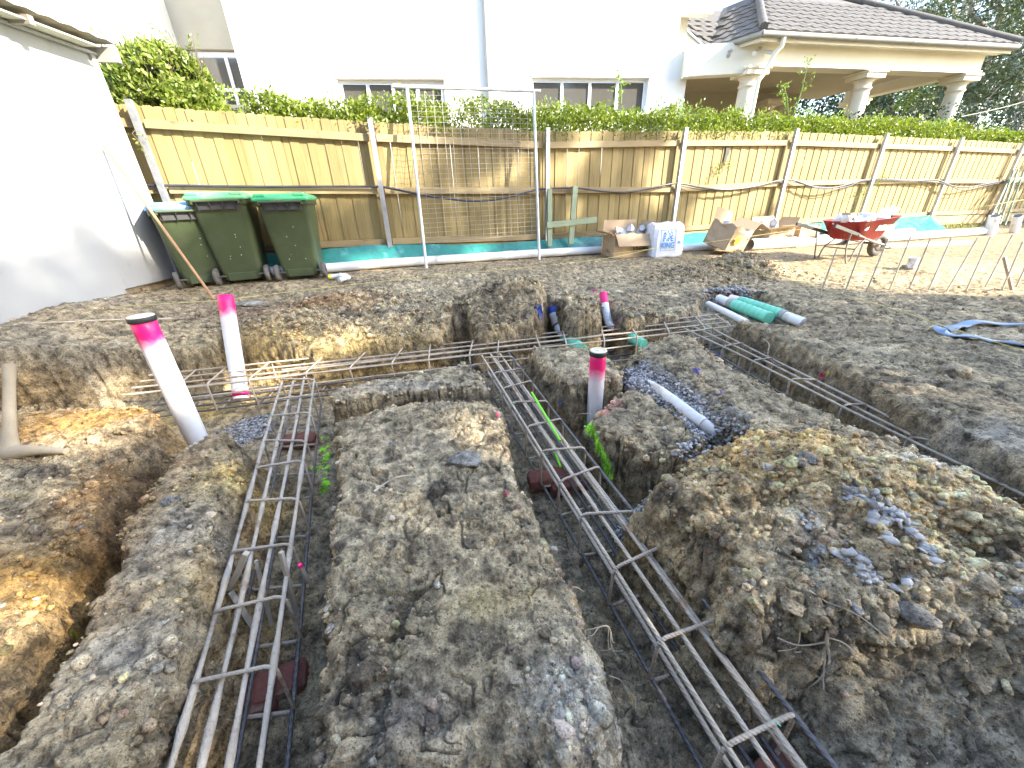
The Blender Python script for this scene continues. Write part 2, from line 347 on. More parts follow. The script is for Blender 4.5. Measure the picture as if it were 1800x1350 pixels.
class MB:
    def __init__(s): s.v = []; s.f = []; s.sm = []
    def add(s, V, Fs, smooth=False):
        b = len(s.v); s.v.extend([tuple(map(float, p)) for p in V])
        for f in Fs: s.f.append(tuple(i + b for i in f)); s.sm.append(smooth)
        return s
    def box(s, c, size, mat=None, taper=1.0, bev=0.0):
        x, y, z = [q / 2 for q in size]; V = []
        if bev <= 0:
            for dz in (-1, 1):
                k_ = taper if dz > 0 else 1
                for dx, dy in ((-1, -1), (1, -1), (1, 1), (-1, 1)): V.append(Vector((dx * x * k_, dy * y * k_, dz * z)))
            Fs = [(3, 2, 1, 0), (4, 5, 6, 7), (0, 1, 5, 4), (1, 2, 6, 5), (2, 3, 7, 6), (3, 0, 4, 7)]
        else:
            rings = [(-z, bev), (-z + bev, 0), (z - bev, 0), (z, bev)]
            for zz, b_ in rings:
                for dx, dy in ((-1, -1), (1, -1), (1, 1), (-1, 1)):
                    X, Y = (x - b_), (y - b_); q = min(bev, X * .9, Y * .9)
                    if dx * dy > 0: pts = [(dx * X, dy * (Y - q)), (dx * (X - q), dy * Y)]
                    else: pts = [(dx * (X - q), dy * Y), (dx * X, dy * (Y - q))]
                    for p in pts: V.append(Vector((p[0], p[1], zz)))
            n = 8; Fs = [tuple(range(n - 1, -1, -1)), tuple(range(3 * n, 4 * n))]
            for r in range(3):
                for i in range(n): j = (i + 1) % n; Fs.append((r * n + i, r * n + j, (r + 1) * n + j, (r + 1) * n + i))
        c = Vector(c)
        V = [(mat @ p if mat is not None else p) + c for p in V]
        return s.add(V, Fs)
    def tube(s, pts, r, n=10, cap=True, smooth=True, inner=None):
        pts = [Vector(p) for p in pts]; m_ = len(pts)
        rs = r if hasattr(r, '__len__') else [r] * m_
        t0 = (pts[1] - pts[0]).normalized()
        a = Vector((0, 0, 1)) if abs(t0.z) < .9 else Vector((1, 0, 0))
        u = t0.cross(a).normalized(); V = []; Fs = []
        prev = t0
        for i, p in enumerate(pts):
            t = (pts[min(i + 1, m_ - 1)] - pts[max(i - 1, 0)]).normalized()
            q = prev.rotation_difference(t); u = (q @ u).normalized(); u = (u - t * u.dot(t)).normalized(); prev = t
            w = t.cross(u)
            for j in range(n):
                an = 2 * math.pi * j / n; V.append(p + (u * math.cos(an) + w * math.sin(an)) * rs[i])
        for i in range(m_ - 1):
            for j in range(n):
                k_ = (j + 1) % n; Fs.append((i * n + j, i * n + k_, (i + 1) * n + k_, (i + 1) * n + j))
        s.add(V, Fs, smooth)
        if cap:
            b = len(s.v)
            s.add(V[:n], [tuple(range(n - 1, -1, -1))]); s.add(V[-n:], [tuple(range(n))])
        return s
    def lathe(s, prof, c=(0, 0, 0), n=24, mat=None, smooth=True):
        V = []; Fs = []; c = Vector(c)
        for r, z in prof:
            for j in range(n):
                an = 2 * math.pi * j / n; p = Vector((r * math.cos(an), r * math.sin(an), z)); V.append((mat @ p if mat is not None else p) + c)
        for i in range(len(prof) - 1):
            for j in range(n):
                k_ = (j + 1) % n; Fs.append((i * n + j, i * n + k_, (i + 1) * n + k_, (i + 1) * n + j))
        return s.add(V, Fs, smooth)
    def prism(s, poly, dirv):
        """closed slab: polygon swept by dirv"""
        n = len(poly); V = [Vector(p) for p in poly] + [Vector(p) + Vector(dirv) for p in poly]
        Fs = [tuple(range(n - 1, -1, -1)), tuple(range(n, 2 * n))]
        for i in range(n): j = (i + 1) % n; Fs.append((i, j, n + j, n + i))
        return s.add(V, Fs)
    def grid(s, P, smooth=True):
        """P: rows of points"""
        R_ = len(P); C_ = len(P[0]); V = [q for row in P for q in row]; Fs = []
        for i in range(R_ - 1):
            for j in range(C_ - 1): Fs.append((i * C_ + j, i * C_ + j + 1, (i + 1) * C_ + j + 1, (i + 1) * C_ + j))
        return s.add(V, Fs, smooth)
    def mesh(s, name, mat, off=(0, 0, 0)):
        me = bpy.data.meshes.new(name); o = Vector([float(q) for q in off])
        me.from_pydata([tuple(Vector(p) - o) for p in s.v], [], s.f); me.polygons.foreach_set('use_smooth', s.sm)
        if mat: me.materials.append(MAT[mat] if isinstance(mat, str) else mat)
        me.update(); return me
    def build(s, name, mat, parent=None, world=True):
        """world: vertices are in world coordinates (parent has no rotation)"""
        off = OFF.get(parent, np.zeros(3)) if (world and parent is not None) else (0, 0, 0)
        o = link(name, s.mesh(name, mat, off), parent); return o
def rotz(a): return Matrix.Rotation(a, 3, 'Z')
def rx(a): return Matrix.Rotation(a, 3, 'X')
def ry(a): return Matrix.Rotation(a, 3, 'Y')
def frame(t, up=(0, 0, 1)):
    t = Vector(t).normalized(); u = Vector(up); x = u.cross(t)
    if x.length < 1e-4: x = Vector((1, 0, 0)).cross(t)
    x.normalize(); y = t.cross(x); return Matrix((x, y, t)).transposed()      # local z -> t
def bar_between(mb, a, b, w, d, up=(0, 0, 1)):
    a = Vector(a); b = Vector(b); mb.box((a + b) / 2, (w, d, (b - a).length), frame(b - a, up)); return mb
def local_bar(name, mat, a, b, w, d, parent, up=(0, 0, 1)):
    """a straight timber whose own z runs along its length, so the grain follows it"""
    a = Vector([float(q) for q in a]); b = Vector([float(q) for q in b])
    mb = MB(); mb.box((0, 0, 0), (w, d, (b - a).length), bev=min(w, d) * .06)
    o = link(name, mb.mesh(name, mat), parent)
    o.matrix_local = Matrix.Translation((a + b) / 2 - Vector(list(map(float, OFF.get(parent, np.zeros(3)))))) @ frame(b - a, up).to_4x4()
    return o
def text(parent, s, size, mat, M4, name='lettering', extrude=.0006, sx=1.0, shear=0.0, bold=0.0):
    cu = bpy.data.curves.new('t', 'FONT'); cu.body = s; cu.size = size; cu.align_x = 'CENTER'; cu.align_y = 'CENTER'
    cu.extrude = extrude; cu.shear = shear; cu.offset = bold; cu.resolution_u = 3
    o = bpy.data.objects.new('t', cu); COL.objects.link(o)
    dg = bpy.context.evaluated_depsgraph_get(); me = bpy.data.meshes.new_from_object(o.evaluated_get(dg))
    bpy.data.objects.remove(o); me.name = name; me.materials.clear(); me.materials.append(MAT[mat])
    me.transform(M4 @ Matrix.Diagonal((sx, 1, 1, 1))); return link(name, me, parent)

def leaves(name, P, size, mat, parent, up=.2, aspect=.42, seed=1, droop=0.0):
    """one folded diamond leaf per point, as one mesh"""
    r = np.random.default_rng(seed); n = len(P); P = np.asarray(P, float) - OFF.get(parent, np.zeros(3))
    d = r.normal(size=(n, 3)); d[:, 2] += up - droop; d /= np.linalg.norm(d, axis=1)[:, None]
    a = r.normal(size=(n, 3)); a[:, 2] *= .6; w = np.cross(d, a); w /= np.linalg.norm(w, axis=1)[:, None] + 1e-9
    s = size * r.uniform(.65, 1.25, n)[:, None]
    nn = np.cross(d, w)
    V = np.stack([P, P + d * s * .45 + w * s * aspect * .5 + nn * s * .06, P + d * s, P + d * s * .45 - w * s * aspect * .5 + nn * s * .06], 1).reshape(-1, 3)
    i = np.arange(n)[:, None] * 4
    return link(name, np_mesh(name, V, np.hstack([i, i + 1, i + 2, i + 3]), (MAT[mat],)), parent)

# ================================================================== GROUND
def wp(lst, z): return np.array([atz(x, y, z)[:2] for x, y in lst])
LIP = [(-500, 650), (-250, 628), (0, 607), (150, 600), (300, 603), (368, 608), (384, 590), (412, 588), (428, 605), (560, 612), (640, 602), (700, 598),
       (770, 592), (792, 574), (828, 568), (850, 588), (900, 583), (945, 574), (953, 548), (988, 548), (1002, 576), (1045, 572), (1052, 535), (1078, 535),
       (1098, 570), (1150, 560), (1200, 548)]
HOL = [(1222, 535), (1240, 514), (1290, 509), (1345, 518), (1405, 545), (1428, 566), (1395, 578), (1335, 570), (1300, 562)]
HLP = [(1325, 574), (1400, 602), (1480, 642), (1550, 686), (1620, 722), (1720, 766), (1800, 802), (2000, 890)]
LIPZ = [float(np.interp(x, [-250, 0, 150, 300, 370, 430], [.42, .40, .34, .25, .20, .17])) for x, y in LIP]
EXC = np.vstack([np.array([atz(x, y, z)[:2] for (x, y), z in zip(LIP, LIPZ)]), wp(HOL, .18), wp(HLP, .19), [(2.25, -.6), (-3.7, -.6), (-3.75, 1.2)]])
HOLP = wp([(1200, 548)] + HOL, .18)
BLK = {
 'A': (.15, [(-500, 745), (0, 720), (130, 713), (255, 708), (312, 740), (285, 775), (240, 815), (180, 880), (128, 955), (105, 1010), (70, 1090), (-20, 1225), (-300, 1500), (-900, 1500)]),
 'B': (.10, [(345, 785), (375, 768), (400, 768), (408, 810), (402, 870), (365, 925), (352, 1000), (328, 1075), (298, 1150), (260, 1230), (205, 1310), (115, 1480),
             (-150, 1480), (5, 1315), (85, 1212), (145, 1112), (195, 1035), (213, 1000), (217, 930), (275, 850), (300, 805)]),
 'C': (.11, [(590, 750), (640, 731), (700, 718), (790, 712), (860, 711), (887, 732), (905, 790), (930, 870), (960, 940), (1000, 1012), (1030, 1100), (1060, 1180),
             (1085, 1260), (1092, 1500), (545, 1500), (553, 1250), (563, 1150), (570, 1050), (580, 960), (590, 900), (585, 820)]),
 'D': (.11, [(578, 690), (650, 672), (760, 655), (822, 642), (850, 660), (857, 682), (780, 688), (700, 695), (580, 712)]),
 'E': (.15, [(928, 617), (1000, 612), (1060, 620), (1080, 635), (1097, 655), (1090, 670), (1043, 676), (1010, 688), (985, 676), (953, 645)]),
 'F': (.105, [(1033, 738), (1047, 722), (1072, 703), (1093, 685), (1120, 685), (1160, 703), (1200, 733), (1234, 757), (1240, 778), (1215, 800), (1180, 812), (1120, 800), (1065, 772)]),
 'R': (.17, [(1100, 625), (1130, 606), (1180, 592), (1215, 596), (1290, 640), (1380, 690), (1470, 737), (1550, 782), (1640, 828), (1730, 878), (1830, 930), (2100, 1050),
             (2300, 1150), (1830, 1125), (1700, 1118), (1560, 1108), (1420, 1100), (1335, 1090), (1292, 1050), (1285, 1000), (1235, 950), (1190, 908), (1150, 880), (1165, 852), (1210, 830), (1290, 802),
             (1325, 775), (1312, 748), (1268, 728), (1222, 698), (1180, 670), (1130, 642)]),
}
BLKW = {k_: (z, wp(p, z)) for k_, (z, p) in BLK.items()}
RAMPP = wp([(1300, 1060), (1420, 1100), (1900, 1120), (2300, 1500), (1640, 1500), (1560, 1400), (1440, 1240), (1345, 1120)], -.05)
GRAV = wp([(1098, 655), (1135, 645), (1180, 672), (1225, 702), (1270, 732), (1312, 752), (1322, 775), (1290, 800), (1210, 828), (1160, 850), (1140, 880), (1110, 880), (1120, 840), (1200, 800), (1240, 775), (1200, 735), (1150, 700), (1105, 680)], .105)
def gbump(x, y, c, r, h): return h * np.exp(-((x - c[0]) ** 2 + (y - c[1]) ** 2) / (r * r))
def ebump(x, y, px, z, rx_, ry_, h):
    c = atz(px[0], px[1], z)[:2]; return h * np.exp(-((x - c[0]) / rx_) ** 2 - ((y - c[1]) / ry_) ** 2)
HEAPS = [((640, 512), .42, .60, .30, .20), ((500, 550), .36, .5, .25, .16), ((900, 500), .48, .48, .30, .34), ((1010, 520), .40, .55, .3, .15), ((1300, 462), .34, .50, .30, .24),
         ((1215, 470), .34, .4, .25, .08), ((760, 540), .34, .5, .3, .10), ((1120, 500), .3, .6, .4, .05), ((1640, 470), .22, .8, .3, .05), ((1575, 480), .2, .35, .15, -.06), ((1690, 492), .2, .5, .12, -.10), ((1600, 500), .2, .3, .1, -.05)]
def natural(x, y):
    off = (x - A0[0]) * FN[0] + (y - A0[1]) * FN[1]; k_ = ((x - A0[0]) * FE[0] + (y - A0[1]) * FE[1]) / BAY
    g0 = np.interp(k_, [-1, 0, 1.5, 2.1, 3, 4, 5, 7, 9], [.42, .40, .365, .335, .305, .25, .20, .16, .15])
    near = np.interp(x, [-5, -3, 0, 1.5, 2.2, 12], [.24, .19, .15, .16, .19, .19])
    t = sstep(.3, 2.6, off)
    z = g0 * (1 - t) + near * t
    z = z + .20 * sstep(-2.7, -3.7, x) * sstep(.0, 2.2, y) * sstep(4.6, 3.2, y)
    for p in HEAPS: z = z + ebump(x, y, p[0], p[1], p[2], p[3], p[4])
    return z
def floor_z(x, y):
    z = -.27 + .10 * np.clip((y - .8) / 2.2, 0, 1)
    g = sstep(-.06, .03, poly_sd(x, y, GRAV, .3)); z = z * (1 - g) + (.105 - .28 * sstep(1.80, 1.40, y)) * g
    h = sstep(-.10, .05, poly_sd(x, y, HOLP, .3)); z = z * (1 - h) + (.06) * h
    z = z - .22 * sstep(.0, .5, poly_sd(x, y, wp([(330, 770), (300, 800), (215, 930), (60, 1240), (-200, 1500), (-100, 1200), (120, 1010), (250, 840)], .1), .5) + .25)
    return z
_ba, _bb = atz(372, 770, .1)[:2], atz(60, 1350, .1)[:2]
def B_SIDE(x, y): return (_bb[0] - _ba[0]) * (y - _ba[1]) - (_bb[1] - _ba[1]) * (x - _ba[0]) > 0
def height(x, y, detail=True):
    p2 = np.c_[x, y, np.zeros_like(x)]
    jit = .035 * fbm(p2, 4.5, 3, .55, 3) + .016 * fbm(p2, 17, 3, .6, 9) if detail else 0
    nat = natural(x, y); fl = floor_z(x, y)
    sdx = poly_sd(x, y, EXC, .8) + jit
    u = sstep(-.015, .085, sdx)                       # 1 inside the excavation
    top = nat.copy(); z = nat * (1 - u) + fl * u
    wall = u * (1 - u) * 4
    rid = np.zeros(len(x), int)
    for i, (k_, (zt, poly)) in enumerate(BLKW.items()):
        sd = poly_sd(x, y, poly, .5) + jit * (.8 if k_ != 'D' else .4)
        t = zt + (.03 if k_ != 'F' else .012) * (1 - np.exp(-np.maximum(sd, 0) / .12))
        if k_ == 'R':
            t = t + ebump(x, y, (1470, 870), .2, .45, .32, .13) + ebump(x, y, (1330, 850), .2, .2, .2, .06) - ebump(x, y, (1700, 965), .17, .13, .11, .16) - ebump(x, y, (1415, 995), .17, .07, .06, .12) \
                  - ebump(x, y, (1350, 922), .17, .07, .05, .06) + ebump(x, y, (1230, 610), .17, .5, .2, .03) - .05 * sstep(1.9, 2.3, x) - .045 * sstep(.12, .0, sd) * (y > 1.75)
        if k_ == 'C': t = t + ebump(x, y, (740, 760), .15, .4, .3, .04) - ebump(x, y, (680, 1190), .12, .03, .25, .05) + ebump(x, y, (1010, 1250), .12, .12, .2, .04) - ebump(x, y, (760, 1050), .12, .05, .08, .02)
        if k_ == 'A': t = t + ebump(x, y, (270, 760), .15, .25, .2, .05) - ebump(x, y, (150, 900), .15, .5, .25, .05)
        w0, w1 = (-.045, .045) if k_ not in 'AB' else ((-.05, .08) if k_ == 'A' else (np.where(B_SIDE(x, y), -.12, -.03), .035))
        if k_ == 'D': w0, w1 = -.02, .035
        if k_ in 'EF': w0, w1 = -.04, .05
        if k_ == 'R': w0 = np.where(y < 1.9, -.13, -.045)
        s = sstep(w0, w1, sd); cand = fl + (t - fl) * s
        up = cand > z
        z = np.maximum(z, cand); top = np.where(sd > -.09, np.maximum(t, np.where(sdx > 0, -9, top)), top); rid = np.where(sd > -.12, i + 1, rid)
    # the raw cut face at lower right slopes down instead of dropping
    sr = poly_sd(x, y, RAMPP, .5); cr = atz(1600, 1110, .1)[:2]
    rampz = .10 - .75 * np.clip((cr[1] + .02) - y + .25 * (x - cr[0]) * 0, 0, .5)
    c2 = fl + (np.maximum(rampz, fl + .02) - fl) * sstep(-.12, .06, sr)
    z = np.maximum(z, c2)
    return z, top, np.where(u > .02, rid, -1), u, fl

def polar_grid(th, rr):
    T, Rr = np.meshgrid(th, rr); return Rr * np.sin(T), Rr * np.cos(T)
th = np.concatenate([np.linspace(-math.pi, rad(-80), 40)[:-1], np.linspace(rad(-80), rad(76), 880), np.linspace(rad(76), math.pi, 42)[1:]])
rr = np.concatenate([[.02, .12], np.exp(np.arange(math.log(.22), math.log(6.5), .0047)), np.exp(np.arange(math.log(6.5), math.log(14), .016)), np.geomspace(14.2, 900, 40)])
GX, GY = polar_grid(th, rr); shp = GX.shape
gx, gy = GX.ravel(), GY.ravel()
gz, gtop, grid_id, gexc, gfl = height(gx, gy)
def grid_normals(X, Y, Z):
    P = np.stack([X, Y, Z], -1); du = np.gradient(P, axis=1); dv = np.gradient(P, axis=0)
    n = np.cross(du, dv); n /= np.linalg.norm(n, axis=-1)[..., None] + 1e-12
    n *= np.sign(n[..., 2:3]) + (n[..., 2:3] == 0); return n
NZ = grid_normals(GX, GY, gz.reshape(shp)).reshape(-1, 3)
P0 = np.c_[gx, gy, gz]
dist = np.hypot(gx, gy)
fade = np.clip(12 / np.maximum(dist, 12), 0, 1) ** 2
near = dist < 9
steep = 1 - np.clip(NZ[:, 2], 0, 1)
disp = np.zeros(len(gx))
Pn = P0[near]
lumps = np.zeros(len(gx)); crumb = np.zeros(len(gx)); wid = np.zeros(len(gx))
lumps[near] = fbm(Pn, 2.6, 4, .55, 21)
rough_ = np.zeros(len(gx)); rough_[near] = fbm(Pn, 11, 4, .6, 31, True)
fine = np.zeros(len(gx)); fine[near] = fbm(Pn, 42, 3, .6, 41)
wd, wi = worley(Pn, 17, 5); crumb[near] = np.clip(.75 - wd, 0, 1); wid[near] = wi
wd2, _ = worley(Pn, 42, 8); crumb2 = np.zeros(len(gx)); crumb2[near] = np.clip(.75 - wd2, 0, 1)
# where the soil is loose and crumbly: heaps and the right-hand mound
loose = np.zeros(len(gx))
for p in HEAPS[:7]: loose += np.clip(ebump(gx, gy, p[0], p[1], p[2] * 1.5, p[3] * 1.7, 1.0), 0, 1)
loose += np.clip(ebump(gx, gy, (1450, 890), .17, .50, .36, 1.6), 0, 1) + ebump(gx, gy, (1720, 960), .17, .35, .4, .9) + ebump(gx, gy, (1010, 1280), .12, .14, .22, .8) + ebump(gx, gy, (150, 860), .15, .5, .3, .5)
loose = np.clip(loose, 0, 1)
inside = (gexc > .5) & (grid_id == 0)
hf = np.clip(.35 + .65 * (1 - sstep(2.8, 6, dist)), 0, 1)
wd3, _ = worley(Pn + .05 * np.c_[lumps[near], rough_[near], fine[near]], 9, 15); clod = np.zeros(len(gx)); clod[near] = np.clip(.8 - wd3, 0, 1)
hairy = np.zeros(len(gx)); hairy[near] = fbm(Pn, 24, 3, .6, 91, True)
patch = np.zeros(len(gx)); patch[near] = sstep(-.15, .25, fbm(Pn, 2.1, 2, .5, 95)); patch2 = np.zeros(len(gx)); patch2[near] = sstep(-.12, .22, fbm(Pn, 4.3, 2, .5, 97))
def crevice(p, fr, sd, sharp, wl, seed2):
    n = fbm(p + .35 / fr * np.stack([vnoise(p * fr * .8 + 3.1 * q, seed2 + q) for q in range(3)], 1), fr, 2, .5, sd); m_ = sstep(-.05, .30, vnoise(p * fr * .55 + 7.7, seed2 + 9)); return np.clip(1 - np.abs(n) * sharp, 0, 1) * m_
crev = np.zeros(len(gx)); crev[near] = .020 * crevice(Pn, 3.7, 201, 16, 0, 211) + .026 * crevice(Pn, 8.5, 202, 12, 0, 221) + .017 * crevice(Pn, 19, 203, 9, 0, 231)
def terrace(n, k_):
    t = n * k_; f = t - np.floor(t); return (np.floor(t) + sstep(.30, .62, f)) / k_
terr = np.zeros(len(gx)); terr[near] = terrace(fbm(Pn + .06 * np.c_[rough_[near], lumps[near], fine[near]], 5.5, 3, .55, 101), 5.0)
terr2 = np.zeros(len(gx)); terr2[near] = terrace(fbm(Pn, 19, 2, .5, 105), 3.0)
disp = .018 * lumps + .021 * terr + .011 * terr2 + (.008 + .010 * steep) * rough_ + .006 * fine + .014 * clod * patch + .008 * hairy * (1 - loose) + .045 * loose * crumb + (.016 + .012 * loose) * crumb2 * patch2 - crev * (1 - .6 * loose)
disp = disp * np.where(dist < 9, 1, 0) * np.clip((9 - dist) / 3, 0, 1)
disp = disp * np.where((gx - A0[0]) * FN[0] + (gy - A0[1]) * FN[1] < .8, .35, 1.0)
P1 = P0 + NZ * disp[:, None]
# ---- soil colour: what the ground is made of at each place (topsoil, dark humus, clay seam, crumbly ochre)
def tint(col, c, w): return col * (1 - w[:, None]) + np.array(c)[None] * w[:, None]
big = np.zeros(len(gx)); big[near] = fbm(np.c_[gx, gy, gz * .5][near], 1.7, 4, .6, 61)
mid = np.zeros(len(gx)); mid[near] = fbm(Pn, 6.5, 4, .6, 71)
col = np.tile(np.array([.345, .292, .200]), (len(gx), 1))
col = tint(col, (.43, .37, .26), sstep(.0, .5, big)); col = tint(col, (.235, .203, .146), sstep(.05, .5, -big) * .9)
col = tint(col, (.50, .43, .31), sstep(.26, .5, mid) * .9); col = tint(col, (.115, .100, .080), sstep(.26, .5, -mid) * .9)
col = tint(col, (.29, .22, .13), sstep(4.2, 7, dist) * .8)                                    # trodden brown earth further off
col = tint(col, (.42, .34, .21), np.clip(ebump(gx, gy, (1640, 480), .2, 1.6, .7, 1.0) * (.6 + mid), 0, .8))
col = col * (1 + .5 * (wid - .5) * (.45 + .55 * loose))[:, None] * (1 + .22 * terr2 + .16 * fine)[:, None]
depth = np.clip(gtop - P1[:, 2], 0, 1); cut = (gexc > .15) & (grid_id >= 0)
ol = fbm(Pn, 3.1, 3, .6, 81); oln = np.zeros(len(gx)); oln[near] = ol
bandn = depth + .05 * oln + .03 * mid
dark = sstep(.03, .07, bandn) * (1 - sstep(.10, .17, bandn)) * cut
clay = sstep(.11, .19, bandn) * cut
leftness = 1 - sstep(-1.1, -.1, gx)
claycol = np.array([.25, .19, .105])[None] * (1 - leftness[:, None]) + np.array([.46, .30, .115])[None] * leftness[:, None]
col = tint(col, (.145, .125, .095), dark * .8)
cw = clay * np.clip(.75 + .5 * mid, 0, 1); col = col * (1 - cw[:, None]) + claycol * cw[:, None]
flw = sstep(.08, .02, P1[:, 2] - gfl) * (gexc > .6); col = tint(col, (.335, .30, .225), flw * .8)
def paint(px, z, rx_, ry_, c, amt, nz=.6):
    global col
    w = np.clip(ebump(gx, gy, px, z, rx_, ry_, amt) * (1 + nz * mid * 2), 0, 1); col = tint(col, c, w)
paint((150, 745), .15, .55, .22, (.37, .225, .085), 1.1); paint((60, 1060), .05, .35, .30, (.38, .235, .08), 1.0); paint((230, 900), .0, .25, .35, (.24, .15, .07), .8)
paint((360, 1040), .1, .13, .22, (.43, .33, .17), 1.1); paint((420, 830), .1, .10, .22, (.50, .38, .16), 1.1); paint((300, 960), .1, .15, .25, (.33, .31, .27), .8); paint((220, 1160), .1, .18, .18, (.31, .295, .26), .8)
paint((540, 540), .3, .50, .22, (.42, .265, .125), 1.0); paint((640, 470), .4, .25, .2, (.42, .28, .13), .7); paint((890, 470), .5, .22, .2, (.36, .235, .13), .7)
paint((560, 632), .05, 1.0, .28, (.47, .36, .17), .9); paint((150, 660), .05, .8, .3, (.27, .245, .195), .8); paint((330, 690), .0, .3, .2, (.47, .36, .15), .9)
paint((1430, 850), .2, .34, .22, (.64, .43, .17), 1.3); paint((1300, 820), .2, .15, .15, (.52, .36, .15), .8); paint((1620, 870), .2, .35, .18, (.70, .555, .35), 1.1); paint((1560, 950), .2, .4, .16, (.68, .53, .31), 1.1)
paint((1440, 990), .17, .12, .10, (.60, .595, .57), 1.0, 1.4); paint((1600, 830), .2, .20, .05, (.66, .64, .60), 1.1, 1.2); paint((1400, 960), .17, .08, .06, (.56, .555, .54), .9); paint((1550, 1230), -.1, .8, .22, (.36, .325, .25), .9); paint((1700, 1300), -.1, .4, .15, (.30, .285, .235), .8)
paint((860, 1070), .13, .10, .06, (.40, .33, .18), .8); paint((1020, 1240), .13, .12, .16, (.44, .42, .37), .9, 1.0); paint((745, 790), .15, .20, .10, (.42, .36, .26), .8); paint((620, 950), .13, .10, .15, (.46, .39, .27), .8, 1)
paint((700, 1260), .13, .12, .08, (.17, .16, .15), .8); paint((700, 660), .2, .5, .06, (.36, .33, .28), .8)
paint((1490, 560), .2, .9, .5, (.26, .205, .13), .5); paint((1700, 700), .2, .6, .4, (.25, .205, .14), .6); paint((1750, 760), .2, .5, .12, (.34, .32, .28), .7, 1)
paint((100, 560), .3, .8, .3, (.36, .335, .29), .8); paint((450, 525), .4, .9, .35, (.185, .14, .105), .7)
GN0 = NZ
g0_ = sstep(-.01, .02, poly_sd(gx, gy, GRAV, .3)); col = tint(col, (.26, .25, .235), g0_ * .8 * (GN0[:, 2] > .6))
paint((1520, 930), .2, .60, .26, (.66, .53, .33), .7, .9); col = col * np.array([1.16, 1.11, 1.03])[None]
# surveyors' spray paint on the soil
_rel = P1 - CAM0; _dep = _rel @ cF; _ok = _dep > .15
_u = np.where(_ok, 900 + FP * (_rel @ cR) / np.maximum(_dep, .15), -9e9); _v = np.where(_ok, 675 - FP * (_rel @ cU) / np.maximum(_dep, .15), -9e9)
def on_ground(px, py, z0=.15):
    """surveyed spot on the finished ground surface"""
    d2 = (_u - px) ** 2 + (_v - py) ** 2; c = np.where(d2 < 30)[0]
    if len(c) == 0: p = atz(px, py, z0); return np.array([p[0], p[1], z0])
    dm = _dep[c].min(); c = c[_dep[c] < dm + .05]; return P1[c[np.argmin(d2[c])]].astype(float).copy()
def spray(px, z, r, c, amt=1.3):
    global col
    c0 = on_ground(px[0], px[1], z); d2 = ((P1 - c0) ** 2).sum(1) / (r * r); w = np.clip(amt * np.exp(-d2 * 1.3) * (1 + 2.2 * fine + 1.0 * mid), 0, 1); w = sstep(.35, .75, w); col = tint(col, c, w)
LIME = (.36, .90, .05)
for y_ in range(770, 866, 10): spray((574 - abs(818 - y_) * .05 + 3 * math.sin(y_), y_), -.02, .026, LIME)
for x_ in range(552, 574, 8): spray((x_, 822), -.02, .022, LIME)
for i in range(10): spray((1036 + i * 4.2, 752 + i * 9.2), .06 - i * .022, .034, LIME, 1.2)
spray((1062, 818), -.1, .05, LIME, .9); spray((1030, 742), .1, .03, LIME, 1)
for p, c, r in (((828 / 3 + 600, 730), (.80, .10, .22), .014), ((893, 866), (.70, .14, .22), .014), ((910, 895), (.5, .22, .22), .012), ((1068, 628), LIME, .02), ((988, 705), (.03, .09, .40), .02), ((1057, 763), (.03, .06, .30), .02),
                ((1260, 622), (.05, .06, .40), .03), ((1226, 650), (.07, .07, .36), .03), ((1262, 690), (.1, .09, .34), .03), ((1448, 657), (.35, .02, .08), .03), ((1460, 658), (.55, .52, .05), .03), ((1485, 630), (.55, .52, .05), .02),
                ((1080, 712), (.55, .28, .22), .05), ((1060, 722), (.55, .28, .2), .04), ((948, 548), (.03, .05, .28), .05), ((1045, 505), (.5, .02, .18), .05), ((1080, 560), (.4, .02, .15), .04), ((625, 690), (.5, .03, .1), .01)):
    spray(p, .14 if p[1] < 560 or p[1] > 600 else .12, r, c)
spray((950, 545), .25, .06, (.03, .06, .30)); spray((1062, 512), .30, .05, (.55, .02, .2)); spray((138 / 1, 1112), .1, .02, (.7, .65, .05))
nr, nc = shp
ii = (np.arange(nr - 1)[:, None] * nc + np.arange(nc - 1)[None]).ravel()
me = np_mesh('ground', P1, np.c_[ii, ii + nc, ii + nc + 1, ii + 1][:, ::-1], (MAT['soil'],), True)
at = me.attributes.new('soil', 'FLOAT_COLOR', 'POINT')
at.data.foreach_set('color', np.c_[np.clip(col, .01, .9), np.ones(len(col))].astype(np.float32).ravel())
ground = tag(link('ground', me), 'grey brown clay building plot cut by footing trenches, rising to the fence', kind='structure')
GN = grid_normals(P1[:, 0].reshape(shp), P1[:, 1].reshape(shp), P1[:, 2].reshape(shp)).reshape(-1, 3)
def gh(x, y):
    """height of the finished ground below a point (polar lookup)"""
    r = math.hypot(x, y); a = math.atan2(x, y)
    i = int(np.clip(np.searchsorted(rr, r), 1, nr - 1)); j = int(np.clip(np.searchsorted(th, a), 1, nc - 1))
    if abs(rr[i - 1] - r) < abs(rr[i] - r): i -= 1
    if abs(th[j - 1] - a) < abs(th[j] - a): j -= 1
    return float(P1[i * nc + j, 2])
